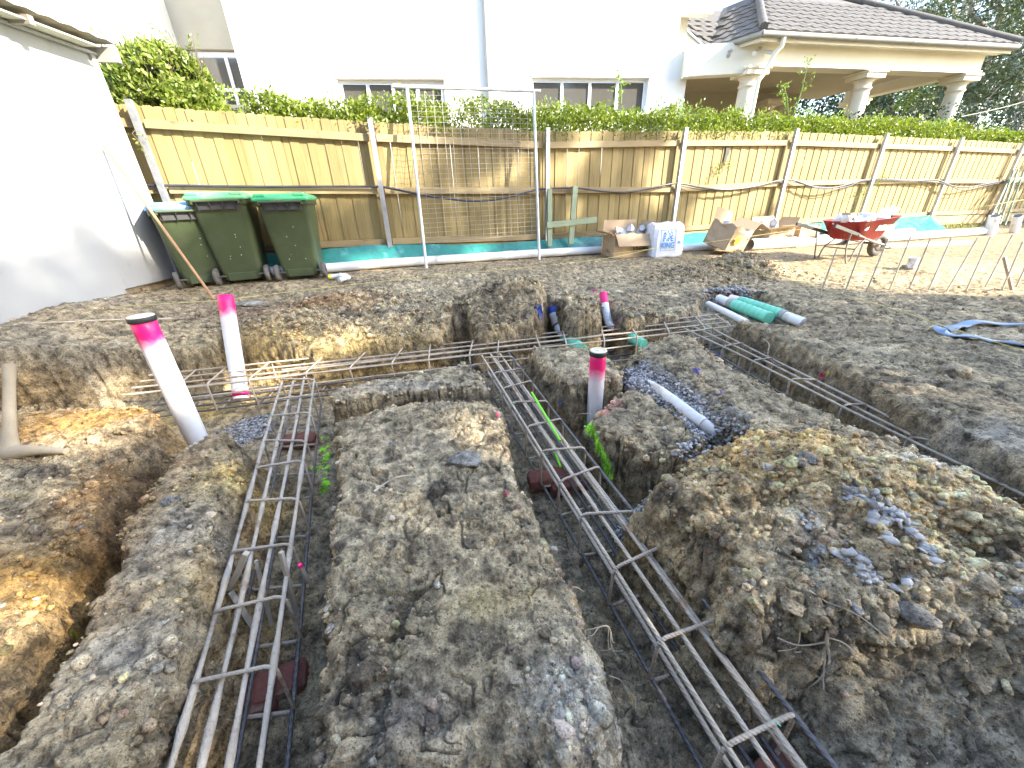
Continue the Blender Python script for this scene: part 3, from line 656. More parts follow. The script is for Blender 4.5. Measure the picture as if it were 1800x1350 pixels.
# loose clods, crumbs and gravel: nobody could count them
def scatter(name, label, cat, w, n, smin, smax, mat, seed, ico=0, flat=.75, sink=.25, colour=None, dens_area=True, power=2.2):
    r = np.random.default_rng(seed)
    if ico < 0:
        V0 = np.array([(1, 0, 0), (-1, 0, 0), (0, 1, 0), (0, -1, 0), (0, 0, 1), (0, 0, -1)], float); F0 = np.array([(0, 2, 4), (2, 1, 4), (1, 3, 4), (3, 0, 4), (2, 0, 5), (1, 2, 5), (3, 1, 5), (0, 3, 5)])
    elif ico == 0:
        t = (1 + 5 ** .5) / 2
        V0 = np.array([(-1, t, 0), (1, t, 0), (-1, -t, 0), (1, -t, 0), (0, -1, t), (0, 1, t), (0, -1, -t), (0, 1, -t), (t, 0, -1), (t, 0, 1), (-t, 0, -1), (-t, 0, 1)], float)
        F0 = np.array([(0, 11, 5), (0, 5, 1), (0, 1, 7), (0, 7, 10), (0, 10, 11), (1, 5, 9), (5, 11, 4), (11, 10, 2), (10, 7, 6), (7, 1, 8), (3, 9, 4), (3, 4, 2), (3, 2, 6), (3, 6, 8), (3, 8, 9), (4, 9, 5), (2, 4, 11), (6, 2, 10), (8, 6, 7), (9, 8, 1)])
        V0 /= np.linalg.norm(V0[0])
    else:
        import bmesh
        b_ = bmesh.new(); bmesh.ops.create_icosphere(b_, subdivisions=2, radius=1.0); b_.verts.ensure_lookup_table()
        V0 = np.array([v.co for v in b_.verts]); F0 = np.array([[v.index for v in f.verts] for f in b_.faces]); b_.free()
    area = dist ** 2                                 # grid cells grow with distance
    p = np.clip(w, 0, None) * (area if dens_area else 1); p = p / p.sum()
    idx = r.choice(len(gx), n, p=p); nv = len(V0)
    s = smin + (smax - smin) * r.random(n) ** power
    C0 = P1[idx] + r.normal(size=(n, 3)) * (dist[idx] * .004)[:, None] * np.array([1, 1, .3]) + GN[idx] * (s * (1 - 2 * sink) * .5)[:, None]
    J = 1 + (r.random((n, nv)) - .5) * (.55 if ico <= 0 else .46)
    V = V0[None] * J[..., None]
    if ico > 0:
        for q in range(3):
            dr = r.normal(size=(n, 3)); dr /= np.linalg.norm(dr, axis=1)[:, None]; dd = np.einsum('ijk,ik->ij', V, dr); cut_ = .55 + .3 * r.random((n, 1))
            V = V - np.clip(dd - cut_, 0, None)[..., None] * dr[:, None, :] * .85
    ax = r.uniform(.65, 1.2, (n, 1, 3)); ax[..., 2] *= flat; V = V * ax
    a = r.random(n) * 6.283; b = r.normal(size=n) * .5
    ca, sa, cb, sb = np.cos(a), np.sin(a), np.cos(b), np.sin(b)
    x, y, z = V[..., 0], V[..., 1], V[..., 2]
    y, z = y * cb[:, None] - z * sb[:, None], y * sb[:, None] + z * cb[:, None]
    x, y = x * ca[:, None] - y * sa[:, None], x * sa[:, None] + y * ca[:, None]
    V = np.stack([x, y, z], -1) * s[:, None, None] + C0[:, None]
    Fq = (F0[None] + (np.arange(n) * nv)[:, None, None]).reshape(-1, 3)
    me = np_mesh(name, V.reshape(-1, 3), Fq, (MAT[mat],), False)
    if colour is not None:
        c = colour(idx, r)
        at = me.attributes.new('soil', 'FLOAT_COLOR', 'POINT')
        at.data.foreach_set('color', np.c_[np.repeat(np.clip(c, .01, .9), nv, 0), np.ones(n * nv)].astype(np.float32).ravel())
    return tag(link(name, me), label, cat, kind='stuff')
def soilcol(var=.22, pale=.06):
    def f(idx, r):
        c = col[idx] * (1 + r.normal(size=(len(idx), 1)) * var) * (1 + r.normal(size=(len(idx), 3)) * .04)
        pm = r.random(len(idx)) < pale; c[pm] = np.array([.46, .43, .37]) * r.uniform(.75, 1.15, (pm.sum(), 1)); return c * 1.2
    return f
flat_ok = (GN[:, 2] > .35) & (dist > .35) & (dist < 8) & (gx > -5) & (np.abs(np.arctan2(gx, gy)) < rad(66))
offg = (gx - A0[0]) * FN[0] + (gy - A0[1]) * FN[1]
vis = flat_ok & (offg > .25)
lw = np.where(vis, .02 + loose ** 1.5, 0)
scatter('soil_clods', 'loose clods of clay strewn over the spoil heaps', 'soil', lw * (P1[:, 2] > .0), 1500, .010, .030, 'soil', 11, 1, .75, .3, soilcol(.2, .04), power=2.4)
scatter('soil_lumps', 'fist sized and smaller crumbling lumps over the spoil heaps', 'soil', lw * (P1[:, 2] > .0), 9000, .005, .017, 'soil', 31, 0, .75, .3, soilcol(.22, .05), power=2.0)
scatter('soil_crumbs', 'small crumbs of dry soil and grit over the cut ground', 'soil', np.where(vis, .12 + 1.6 * loose, 0) * (dist < 5), 46000, .0020, .0085, 'soil', 12, -1, .7, .3, soilcol(.28, .07), power=2.2)
edge = np.where(vis & (grid_id > 0), np.exp(-((gtop - P1[:, 2]) / .05) ** 2) * steep, 0)
scatter('lip_crumbs', 'broken lumps of soil along the trench edges', 'soil', edge * (dist < 4.5) + 1e-12, 4200, .004, .020, 'soil', 13, 0, .8, .35, soilcol(.25, .08))
gsd = poly_sd(gx, gy, GRAV, .3)
def gravcol(idx, r):
    g = r.random(len(idx)) ** 1.6; c = np.outer(.13 + .44 * g, [1, .97, .95]); return c
scatter('drainage_gravel', 'grey and white crushed gravel bedding around the buried pipe', 'gravel', np.where((gsd > -.035) & (P1[:, 2] < .16) & (GN[:, 2] > .4), 1.0, 0), 7000, .006, .012, 'gravel', 14, 0, .8, .25, gravcol, power=1.0)
hsd = poly_sd(gx, gy, HOLP, .3); c_h = atz(1265, 520, .0)
hw = np.exp(-((gx - c_h[0]) / .35) ** 2 - ((gy - c_h[1]) / .35) ** 2) * (hsd > -.02) * (GN[:, 2] > .55)
scatter('pipe_bed_gravel', 'pale gravel in the hollow under the green wrapped pipes', 'gravel', hw, 1400, .010, .018, 'gravel', 15, 0, .8, .25, gravcol, power=1.0)
c_g = atz(425, 745, -.12); gw = np.exp(-((gx - c_g[0]) / .16) ** 2 - ((gy - c_g[1]) / .17) ** 2) * (GN[:, 2] > .4)
scatter('trench_gravel', 'patch of gravel on the trench floor beside the capped pipe', 'gravel', np.where(gw > .25, gw, 0), 1300, .006, .012, 'gravel', 16, 0, .8, .25, gravcol, power=1.0)
c_h = atz(1500, 985, .17); sw = np.exp(-((gx - c_h[0]) / .11) ** 2 - ((gy - c_h[1]) / .09) ** 2)
scatter('slate_chips', 'pale blue grey shale chips spilled on the right hand mound', 'stone', np.where(sw > .12, sw, 0) * np.clip(mid + .25, 0, 1), 420, .006, .020, 'gravel', 17, 0, .4, .2, lambda i, r: np.outer(r.uniform(.30, .52, len(i)), [1.03, 1.0, .95]), power=2)

# ================================================================== FENCE
KT = [-1, 0, 1, 2, 3, 4, 5, 6, 7, 9]
def ktop(k_): return float(np.interp(k_, KT, [2.36, 2.28, 2.17, 2.10, 2.14, 2.16, 2.12, 2.08, 2.03, 1.96]))
def kmid(k_): return float(np.interp(k_, KT, [1.48, 1.43, 1.36, 1.30, 1.26, 1.30, 1.29, 1.25, 1.20, 1.12]))
def kbot(k_): return float(np.interp(k_, KT, [.74, .72, .68, .61, .59, .59, .57, .55, .50, .45]))
fence = thing('paling_fence', 'pale timber paling fence with galvanised posts and three rails behind the site', 'fence', fpt(0, 0, .3))
pw = .1045
pal_mesh = []
for v_ in range(4):
    mb = MB(); h_ = 1.62
    mb.add([(-pw / 2, 0, 0), (pw / 2, 0, 0), (pw / 2, .007, 0), (-pw / 2, .007, 0), (-pw / 2, 0, h_ - .012), (pw / 2, 0, h_ - .012), (pw / 2, .007, h_ - .012), (-pw / 2, .007, h_ - .012),
            (-pw / 2 + .018 + .004 * v_, 0, h_), (pw / 2 - .018, 0, h_), (pw / 2 - .018, .007, h_), (-pw / 2 + .018 + .004 * v_, .007, h_)],
           [(3, 2, 1, 0), (0, 1, 5, 4), (1, 2, 6, 5), (2, 3, 7, 6), (3, 0, 4, 7), (4, 5, 9, 8), (5, 6, 10, 9), (6, 7, 11, 10), (7, 4, 8, 11), (8, 9, 10, 11)])
    pal_mesh.append(mb.mesh('paling', 'paling'))
kk = -.45; lap = False
while kk < 8.6:
    o = link('paling', random.choice(pal_mesh), fence); zt = ktop(kk) - .015 + random.uniform(-.006, .006)
    lap = not lap; off = (.001 if lap else -.0085) + random.uniform(-.0015, .0015)
    p = fpt(kk, off, zt - 1.62); o.location = [float(q) for q in (p - OFF[fence])]; o.rotation_euler = (0, random.uniform(-.004, .004), FANG)
    o.scale = (random.uniform(.975, 1.0), 1, 1)
    kk += .1005 / BAY
for i in range(0, 9):
    k_ = float(i); mb = MB(); zt = ktop(k_) + .015; p = fpt(k_, .125, 0); R3 = rotz(FANG)
    mb.box((p[0], p[1], (zt + .05) / 2), (.062, .008, zt - .05), R3)                          # C-section: web and two flanges
    for sx in (-1, 1):
        q = fpt(k_ + sx * .029 / BAY, .096, 0); mb.box((q[0], q[1], (zt + .05) / 2), (.006, .049, zt - .05), R3)
    mb.build('post', 'galv', fence)
for i in range(-1, 9):
    for zf, hh, dz in ((ktop, .085, -.195), (kmid, .085, 0), (kbot, .085, .02)):
        a = fpt(i + .045 / BAY if i >= 0 else -.45, .036, zf(i) + dz); b = fpt(min(i + 1 - .045 / BAY, 8.6), .036, zf(min(i + 1, 8.6)) + dz)
        local_bar('rail', 'treated' if False else 'rail2', a, b, .045, hh, fence) if False else None
        mb = MB(); a_ = Vector(map(float, a)); b_ = Vector(map(float, b)); mb.box((0, 0, 0), ((b_ - a_).length, .042, hh), bev=.003)
        o = link('rail', mb.mesh('rail', 'rail'), fence); d_ = (b_ - a_)
        o.location = (a_ + b_) / 2 - Vector(map(float, OFF[fence])); o.rotation_euler = (0, -math.asin(d_.z / d_.length), FANG)
    a = fpt(i + .05 / BAY if i >= 0 else -.45, .022, kbot(i) - .14); b = fpt(min(i + 1 - .05 / BAY, 8.6), .022, kbot(min(i + 1, 8.6)) - .14)
    mb = MB(); a_ = Vector(map(float, a)); b_ = Vector(map(float, b)); mb.box((0, 0, 0), ((b_ - a_).length, .024, .20), bev=.003)
    o = link('plinth_board', mb.mesh('plinth_board', 'rail'), fence); d_ = (b_ - a_)
    o.location = (a_ + b_) / 2 - Vector(map(float, OFF[fence])); o.rotation_euler = (0, -math.asin(d_.z / d_.length), FANG)

# black poly pipe slung along the fence
def smooth_path(pts, n=8):
    P = np.asarray(pts, float); out = []
    for i in range(len(P) - 1):
        p0, p1, p2, p3 = P[max(i - 1, 0)], P[i], P[i + 1], P[min(i + 2, len(P) - 1)]
        for t in np.linspace(0, 1, n, endpoint=False):
            out.append(.5 * ((2 * p1) + (-p0 + p2) * t + (2 * p0 - 5 * p1 + 4 * p2 - p3) * t ** 2 + (-p0 + 3 * p1 - 3 * p2 + p3) * t ** 3))
    out.append(P[-1]); return out
hp = [(200, 326, .09), (300, 326, .09), (450, 328, .09), (650, 328, .10), (680, 330, .12), (740, 342, .16), (800, 351, .18), (850, 353, .18), (900, 345, .15), (945, 333, .11), (965, 332, .11), (1010, 330, .10), (1060, 336, .12), (1110, 337, .12),
      (1175, 324, .10), (1200, 323, .12), (1240, 331, .15), (1285, 333, .15), (1330, 327, .13), (1370, 317, .10), (1395, 317, .12), (1430, 328, .15), (1470, 329, .15), (1530, 315, .10), (1610, 317, .1), (1648, 317, .11), (1675, 327, .15), (1700, 329, .15), (1730, 324, .13), (1765, 318, .1), (1790, 316, .1)]
tag(MB().tube(smooth_path([fen(x, y, o_) for x, y, o_ in hp], 5), .014, 8).build('irrigation_pipe', 'hose'), 'thin black plastic pipe slung in loops along the middle fence rail', 'pipe')
hp2 = [(1190, 325, .11), (1240, 334, .13), (1300, 331, .13), (1368, 319, .1), (1400, 321, .12), (1450, 333, .17), (1490, 328, .15), (1528, 317, .1), (1645, 320, .12), (1690, 334, .18), (1725, 328, .15), (1762, 320, .1)]
tag(MB().tube(smooth_path([fen(x, y, o_) for x, y, o_ in hp2], 5), .009, 6).build('irrigation_pipe', 'hose'), 'second thinner black pipe hanging lower along the right half of the fence', 'pipe')

# teal plastic sheet tucked along the foot of the fence
def sheet(name, k0, k1, ztop_, zbot_, otop, obot, n=120, m_=10, seed=3, amp=.02):
    P = []
    for j in range(m_ + 1):
        t = j / m_; row = []
        for i in range(n + 1):
            k_ = k0 + (k1 - k0) * i / n; q = np.array([[k_ * 9.0, t * 1.5, seed]]); q2 = np.array([[k_ * 30 + t * 4, t * 2.5, seed]])
            w = amp * fbm(q, 1, 3, .5, seed)[0] + amp * .45 * fbm(q2, 1, 2, .5, seed + 3)[0]
            z = ztop_(k_) * (1 - t) + zbot_(k_) * t + w * .6; o_ = otop * (1 - t) + obot * t + abs(w) * 1.4 + .02 * math.sin(t * 3.1)
            row.append(fpt(k_, o_, z))
        P.append(row)
    return MB().grid(P)
g_k = lambda k_: float(np.interp(k_, [-1, 0, 1.5, 2.1, 3, 4, 5, 7, 9], [.42, .40, .365, .335, .305, .25, .20, .16, .15]))
sh = sheet('plastic_sheet', .18, 2.62, lambda k_: kbot(k_) - .035 - .02 * math.sin(k_ * 5), lambda k_: g_k(k_) - .03, .10, .30)
tag(sh.build('plastic_sheet', 'teal'), 'teal plastic sheet tucked along the fence foot behind the bins and mesh panel', 'sheet')
sh = sheet('plastic_sheet', 2.60, 4.2, lambda k_: kbot(k_) - .06, lambda k_: g_k(k_) - .03, .10, .42, 80, 10, 9, .03)
tag(sh.build('plastic_sheet', 'teal'), 'teal plastic sheet sloping to the ground behind the cardboard boxes', 'sheet')
sh = sheet('plastic_sheet', 4.22, 5.93, lambda k_: kbot(k_) - .02, lambda k_: g_k(k_) - .02, .10, .75, 80, 12, 19, .045)
tag(sh.build('plastic_sheet', 'teal'), 'sunlit teal plastic sheet knotted to the fence post behind the wheelbarrow', 'sheet')

# ================================================================== HEDGE AND BUSHES
def hedge_points(k0, k1, n, zlo, zhi, o0, o1, seed, clump=9.0, amp=.16):
    r = np.random.default_rng(seed); out = []
    while sum(map(len, out)) < n:
        m_ = n * 2; k_ = r.uniform(k0, k1, m_); t = r.random(m_); o_ = -(o0 + (o1 - o0) * r.random(m_))
        lo = np.array([zlo(a) for a in k_]); hi = np.array([zhi(a) for a in k_])
        z = lo + (hi - lo) * t
        p = A0[None] + FE[None] * (BAY * k_)[:, None] + FN[None] * o_[:, None]; P = np.c_[p, z]
        nz = fbm(P, 2.6, 3, .6, seed); top = hi - amp * .5 + amp * fbm(np.c_[p, np.zeros(m_)], 3.2, 3, .6, seed + 2)
        keep = (nz > -.34) & (z < top) & ((o_ > -o0 - .25 * (1 + nz)) | (z > top - .18) | (r.random(m_) < .35))
        out.append(P[keep])
    return np.vstack(out)[:n]
hedge = thing('hedge', 'clipped green lilly pilly hedge rising along the whole back of the fence', 'hedge', fpt(3, -.5, .35))
zlo = lambda k_: ktop(k_) - .18
zhi = lambda k_: float(np.interp(k_, [.2, .6, 1, 2, 2.6, 3, 4, 5, 6, 7, 9.5], [2.46, 2.48, 2.48, 2.48, 2.49, 2.50, 2.48, 2.46, 2.41, 2.32, 2.20]))
leaves('foliage', hedge_points(.1, 9.3, 78000, zlo, zhi, .03, .75, 5), .060, 'hedge', hedge, .4, .46, 3)
leaves('top_shoots', hedge_points(.1, 9.3, 2500, lambda k_: zhi(k_) - .08, lambda k_: zhi(k_) + .14, .10, .8, 15, amp=.30), .055, 'shoot', hedge, .9, .40, 4)
# drooping sprays hanging over the palings
r_ = np.random.default_rng(8); dp = []
for k_ in (1.0, 1.35, 1.45, 2.55, 2.72, 2.84, 3.05, 3.2, 3.32, 3.42, 3.62, 3.9, 2.1, 1.9):
    n_ = 70; t = r_.random(n_); dp.append(np.array([fpt(k_ + a * .09, .02 + .10 * b, ktop(k_) + .06 - .22 * t_ * r_.uniform(.5, 1.0)) for a, b, t_ in zip(r_.normal(size=n_) * .5, r_.random(n_), t)]))
leaves('hanging_sprays', np.vstack(dp), .05, 'hedge', hedge, -.5, .4, 6)
for k_ in np.arange(.4, 9.2, .42):
    mb = MB(); a = fpt(k_, -.45, .3); mb.tube([a, a + np.array([.03, .02, .8]), a + np.array([random.uniform(-.1, .1), .05, 1.9])], [.03, .024, .010], 7); mb.build('stem', 'stem', hedge)
bush = thing('bush', 'tall loose green bush growing beside the shed above the fence', 'bush', fpt(.1, -.6, .4))
r_ = np.random.default_rng(12); P = r_.uniform(-1, 1, (110000, 3)); P = P[(P ** 2).sum(1) < 1]
bc = fpt(.06, -.55, 2.36); P = P * np.array([.62, .45, .62]) ; rotm = np.array(rotz(FANG)); P = P @ rotm.T + bc
nz = fbm(P, 3.0, 3, .6, 5); P = P[(nz > -.16)][:14000]
leaves('foliage', P, .075, 'bush', bush, .5, .40, 5)
tw = []
for i in range(34):
    k_ = random.uniform(-.15, .28); zt = 2.92 - abs(k_ - .06) * .6 + random.uniform(-.05, .26); b = fpt(k_, -.5, 2.5); t_ = b + np.array([random.uniform(-.12, .12), 0, zt - 2.5])
    MB().tube([b, (b + t_) / 2 + np.array([.02, 0, 0]), t_], [.006, .004, .002], 5).build('twig', 'stem', bush)
    for q in np.linspace(.2, 1, 14): tw.append(b + (t_ - b) * q + np.random.default_rng(i).normal(size=3) * .03)
leaves('twig_leaves', np.array(tw), .06, 'bush', bush, .6, .35, 9)
MB().tube([fpt(.28, -.55, .35), fpt(.3, -.55, 1.2), fpt(.26, -.5, 2.2)], [.06, .045, .02], 8).build('trunk', 'stem', bush)
def shoot(px0, px1, label, n=90, off=-.5):
    a = fen(px0[0], px0[1], off); b = fen(px1[0], px1[1], off); t = thing('plant_shoot', label, 'plant', a)
    mid_ = (a + b) / 2 + np.array([.02, 0, .02]); MB().tube([a, mid_, b], [.011, .008, .004], 6).build('stem', 'shoot', t)
    r2 = np.random.default_rng(int(px0[0])); Q = []
    for s_ in np.linspace(.15, 1, 9):
        d_ = r2.normal(size=3) * np.array([1, .6, .3]); d_ /= np.linalg.norm(d_); c = a + (b - a) * s_
        for q in np.linspace(.02, .20 * (1.15 - s_ * .5), 9): Q.append(c + d_ * q + r2.normal(size=3) * .012)
    for q in range(25): Q.append(b + r2.normal(size=3) * .04)
    leaves('leaves', np.array(Q), .05, 'shoot', t, .3, .45, 4)
shoot((1398, 196), (1421, 108), 'tallest bare stemmed shoot rising above the hedge before the veranda')
shoot((1385, 196), (1378, 152), 'short leafy shoot beside the taller one above the hedge')
shoot((1092, 182), (1088, 132), 'thin leafy shoot standing above the hedge before the right window')
# weeds poking through the palings
def spray_leaves(name, label, pts, off0, n=60):
    P = []; r2 = np.random.default_rng(len(label))
    t = thing(name, label, 'plant', fen(pts[0][0], pts[0][1], off0)); w = [fen(x, y, off0 + .03 * i) for i, (x, y) in enumerate(pts)]
    MB().tube(w, .004, 5).build('stem', 'stem', t)
    for i in range(n):
        s_ = r2.random() * (len(w) - 1); j = int(s_); c = w[j] + (w[min(j + 1, len(w) - 1)] - w[j]) * (s_ - j); P.append(c + r2.normal(size=3) * .045)
    leaves('leaves', np.array(P), .055, 'bush', t, -.3, .4, 5)
spray_leaves('creeper_sprig', 'small leafy sprig poking through the palings below the torn gap', [(1285, 285), (1272, 292), (1262, 303)], .05)
spray_leaves('creeper_sprig', 'leafy sprig growing through the fence above the wheelbarrow', [(1556, 310), (1540, 320), (1515, 338), (1500, 352)], .10, 70)
spray_leaves('creeper_sprig', 'dry dangling vine hooked on the leftmost fence post', [(240, 225), (232, 235), (246, 250), (258, 275)], .12, 16)
# torn dark gap in the palings
g0 = [fen(x, y, .018) for x, y in ((1277, 258), (1283, 258), (1282, 268), (1276, 282), (1271, 287), (1275, 270))]
pn = MB().prism(g0, (float(FN[0]) * .004, float(FN[1]) * .004, 0)).build('split_gap', 'cap_black', fence)

# ================================================================== SHED ON THE LEFT
XS = -4.0
shed = thing('site_shed', 'white site shed with skillion eave on timber skids at the left', 'shed', (XS - .8, 3.2, .3))
def ypx(x, y): return plane_hit(x, y, (XS, 0, 0), np.array([1.0, 0, 0]))
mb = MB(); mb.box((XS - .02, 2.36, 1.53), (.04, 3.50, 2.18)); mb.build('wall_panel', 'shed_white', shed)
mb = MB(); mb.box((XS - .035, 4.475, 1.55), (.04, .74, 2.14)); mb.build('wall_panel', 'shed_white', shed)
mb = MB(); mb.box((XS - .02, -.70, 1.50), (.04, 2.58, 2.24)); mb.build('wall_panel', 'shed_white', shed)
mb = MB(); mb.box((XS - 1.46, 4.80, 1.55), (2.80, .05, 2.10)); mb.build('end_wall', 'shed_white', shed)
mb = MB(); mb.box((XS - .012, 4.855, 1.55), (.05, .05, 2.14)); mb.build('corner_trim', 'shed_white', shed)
# eave: corrugated sheet on rafters
P = []
for j in range(2):
    row = []
    for i in range(161):
        y = -1.9 + (4.95 + 1.9) * i / 160; row.append((XS + .22 - 1.7 * j, y, 2.70 + .006 * math.sin(i * 1.57) + .10 * j))
    P.append(row)
MB().grid(P).build('roof_sheet', 'roofsheet', shed)
for y in (.6, 1.5, 2.4, 3.3, 4.15): MB().box((XS - .29, y, 2.66), (1.0, .045, .06), ry(.055)).build('rafter', 'roofsheet', shed)
MB().box((XS + .07, 2.2, 2.640), (.24, 5.1, .012), ry(.055)).build('soffit_sheet', 'clear_sheet', shed)
MB().box((XS - .03, 4.90, 2.62), (.50, .035, .12), ry(.055)).build('barge_board', 'board', shed)
MB().box((XS + .02, 3.7, 2.615), (.035, 2.4, .02)).build('top_trim', 'shed_white', shed)
for y in (.2, 1.7, 3.2, 4.4): MB().box((XS - .5, y, .40), (.9, .09, .09)).build('floor_joist', 'oldwood', shed)
for i, (y0, y1, dx, zz) in enumerate(((3.15, 4.02, .01, .375), (3.9, 5.0, -.12, .42))): MB().box((XS + dx, (y0 + y1) / 2, zz), (.09, y1 - y0, .09), rx(.02)).build('skid', 'oldwood', shed)
# stick leaning on the shed
a = on_ground(378, 526, .38); b = ypx(178, 257) + np.array([.03, 0, 0])
t = thing('broom_handle', 'long brown stick leaning against the white shed', 'stick', a)
MB().tube([a + (b - a) * q for q in np.linspace(0, 1, 9)], [.014 + .001 * math.sin(q * 9) for q in range(9)], 8).build('shaft', 'stick', t)

# ================================================================== WHEELIE BINS
def wheelie_bin(px, off, yaw, lid_mat, label, hh=.93, stickers=False):
    p = fen(px[0], px[1], off + .235); p[:2] -= FN * .235; p[2] = gh(p[0], p[1]) - .005
    t = thing('wheelie_bin', label, 'bin', p, FANG + yaw, 'wheelie bins by the shed')
    # body: tapered tub with rounded corners and a scalloped rim; handle side faces -y
    rings = []
    def ring(w, d, z, yo=0, r=.05, n=4):
        pts = []
        for cx, cy, a0 in ((w / 2 - r, d / 2 - r, 0), (-w / 2 + r, d / 2 - r, 90), (-w / 2 + r, -d / 2 + r, 180), (w / 2 - r, -d / 2 + r, 270)):
            for q in range(n + 1): an = rad(a0 + 90 * q / n); pts.append((cx + r * math.cos(an), cy + r * math.sin(an) + yo, z))
        return pts
    R_ = [ring(.40, .46, .045, .0), ring(.41, .47, .07), ring(.415, .475, .12, .0), ring(.53, .60, hh - .10, -.02), ring(.535, .605, hh - .095, -.02), ring(.57, .64, hh - .09, -.02), ring(.57, .64, hh - .045, -.02)]
    mb = MB(); n = len(R_[0]); V = [q for r_ in R_ for q in r_]; Fs = [tuple(range(n - 1, -1, -1))]
    for i in range(len(R_) - 1):
        for j in range(n): k_ = (j + 1) % n; Fs.append((i * n + j, i * n + k_, (i + 1) * n + k_, (i + 1) * n + j))
    mb.add(V, Fs, True); body = mb.build('body', 'bin', t, False)
    # shallow recessed foot panel and axle housing
    MB().box((0, -.236, .085), (.30, .02, .09), bev=.006).build('foot_panel', 'bin', body, False)
    # hinge skirt: dark band with hanging gussets under the lid edge
    sk = MB(); sk.box((0, -.345, hh - .095), (.40, .012, .085))
    for i in range(4):
        x = -.18 + .12 * i; sk.add([(x - .004, -.30, hh - .055), (x - .004, -.39, hh - .055), (x - .004, -.352, hh - .155), (x + .004, -.30, hh - .055), (x + .004, -.39, hh - .055), (x + .004, -.352, hh - .155)], [(0, 1, 2), (5, 4, 3), (0, 3, 4, 1), (1, 4, 5, 2), (2, 5, 3, 0)])
    sk.build('hinge_skirt', 'blackp', t, False)
    MB().tube([(-.22, -.385, hh - .052), (.22, -.385, hh - .052)], .014, 8).build('handle', 'bin', t, False)
    for sx in (-1, 1): MB().box((sx * .215, -.345, hh - .062), (.018, .10, .04)).build('handle_bracket', 'bin', t, False)
    # lid: shallow dome with a rim and two raised hinge shoulders
    R_ = [ring(.575, .66, hh - .045, -.02), ring(.60, .69, hh - .04, -.02), ring(.60, .69, hh - .012, -.02), ring(.56, .65, hh + .012, -.02, .06), ring(.44, .50, hh + .034, -.01, .08), ring(.2, .22, hh + .042, 0, .06)]
    mb = MB(); n = len(R_[0]); V = [q for r_ in R_ for q in r_]; Fs = [tuple(range((len(R_) - 1) * n, len(R_) * n))]
    for i in range(len(R_) - 1):
        for j in range(n): k_ = (j + 1) % n; Fs.append((i * n + j, i * n + k_, (i + 1) * n + k_, (i + 1) * n + j))
    mb.add(V, Fs, True); lid = mb.build('lid', lid_mat, t, False)
    for sx in (-1, 1): MB().box((sx * .20, -.31, hh + .012), (.13, .10, .045), bev=.015).build('lid_shoulder', lid_mat, lid, False)
    MB().box((0, -.30, hh + .012), (.20, .05, .018), bev=.005).build('lid_panel', lid_mat, lid, False)
    for sx in (-1, 1):
        wh = MB(); M3 = ry(math.pi / 2)
        wh.lathe([(.0, -.022), (.05, -.024), (.062, -.018), (.068, -.024), (.088, -.022), (.096, -.012), (.096, .012), (.088, .022), (.068, .024), (.062, .018), (.05, .024), (0, .022)], (sx * .262, -.225, .096), 22, M3)
        w_ = wh.build('wheel', 'tyre', t, False)
        MB().lathe([(0, -.03), (.022, -.03), (.024, -.026), (.024, .026), (.022, .03), (0, .03)], (sx * .262, -.225, .096), 14, M3).build('hub', 'blackp', w_, False)
    MB().tube([(-.28, -.225, .096), (.28, -.225, .096)], .010, 8).build('axle', 'steel_dirty', t, False)
    if stickers:
        for i in range(3): MB().box((.258 + .012 * i, -.10 + .0 * i, .62 + .045 * i), (.004, .09, .028), ry(.13)).build('sticker', 'ink_white', t, False)
    r2 = random.Random(int(px[0]))
    for i in range(6):      # paint flecks
        z = r2.uniform(.2, .75); hw = .205 + .055 * (z - .12) / .7; x = r2.uniform(-hw + .05, hw - .05)
        yb = -(.2375 + (.0825) * (z - .12) / (hh - .22)) - .001
        MB().box((x, yb, z), (r2.uniform(.004, .008), .003, r2.uniform(.004, .010)), rx(.10)).build('paint_fleck', 'ink_white', t, False)
    return t
wheelie_bin((350, 503), .46, .38, 'lid_blue', 'dark green wheelie bin with a blue lid nearest the shed', .86, True)
wheelie_bin((432, 502), .46, .03, 'lid_green', 'dark green wheelie bin with faded green lid between the other two bins', .95)
wheelie_bin((536, 497), .46, -.04, 'lid_green2', 'dark green wheelie bin with green lid furthest from the shed', .93)

# ================================================================== MESH PANEL, TIMBER FRAME, LONG PIPES
fL, fR = fen(750, 476, .55), fen(948, 458, .50); tL, tR = fen(715, 152, .16), fen(938, 160, .16)
panel = thing('mesh_gate_panel', 'tall galvanised tube frame with wire mesh leaning on the fence', 'gate', fL)
MB().tube([fL, tL], .020, 12).build('upright', 'galvw', panel); MB().tube([fR, tR], .020, 12).build('upright', 'galvw', panel)
ex = (tR - tL); MB().tube([tL - ex * .10, tR + ex * .06], .022, 12).build('top_bar', 'galvw', panel)
MB().tube([fL - ex * .09, fL + ex * .02, fL + ex * .45], [.014, .014, .012], 8).build('foot_bar', 'galvw', panel)
mw = MB(); up_l = tL - fL; up_r = tR - fR
for i in range(1, 16):
    q = i / 16; a = fL + up_l * .20 + (fR + up_r * .16 - fL - up_l * .20) * q; b = tL + up_l * -.02 + (tR - tL) * q
    mid_ = (a + b) / 2 + np.array([random.uniform(-.01, .01), random.uniform(-.02, .02), 0]); mw.tube([a, mid_, b], .0025, 4, False)
for i in range(30):
    q = .17 + .79 * i / 29; a = fL + up_l * q; b = fR + up_r * q; sag = np.array([0, 0, -.006 * math.sin(i * 1.7)])
    mw.tube([a, (a + b) / 2 + sag, b], .0025, 4, False)
mw.build('wire_mesh', 'wire', panel)
tf = thing('timber_brace_frame', 'green treated timber uprights with a crosspiece leaning on the fence', 'timber', fen(965, 432, .2))
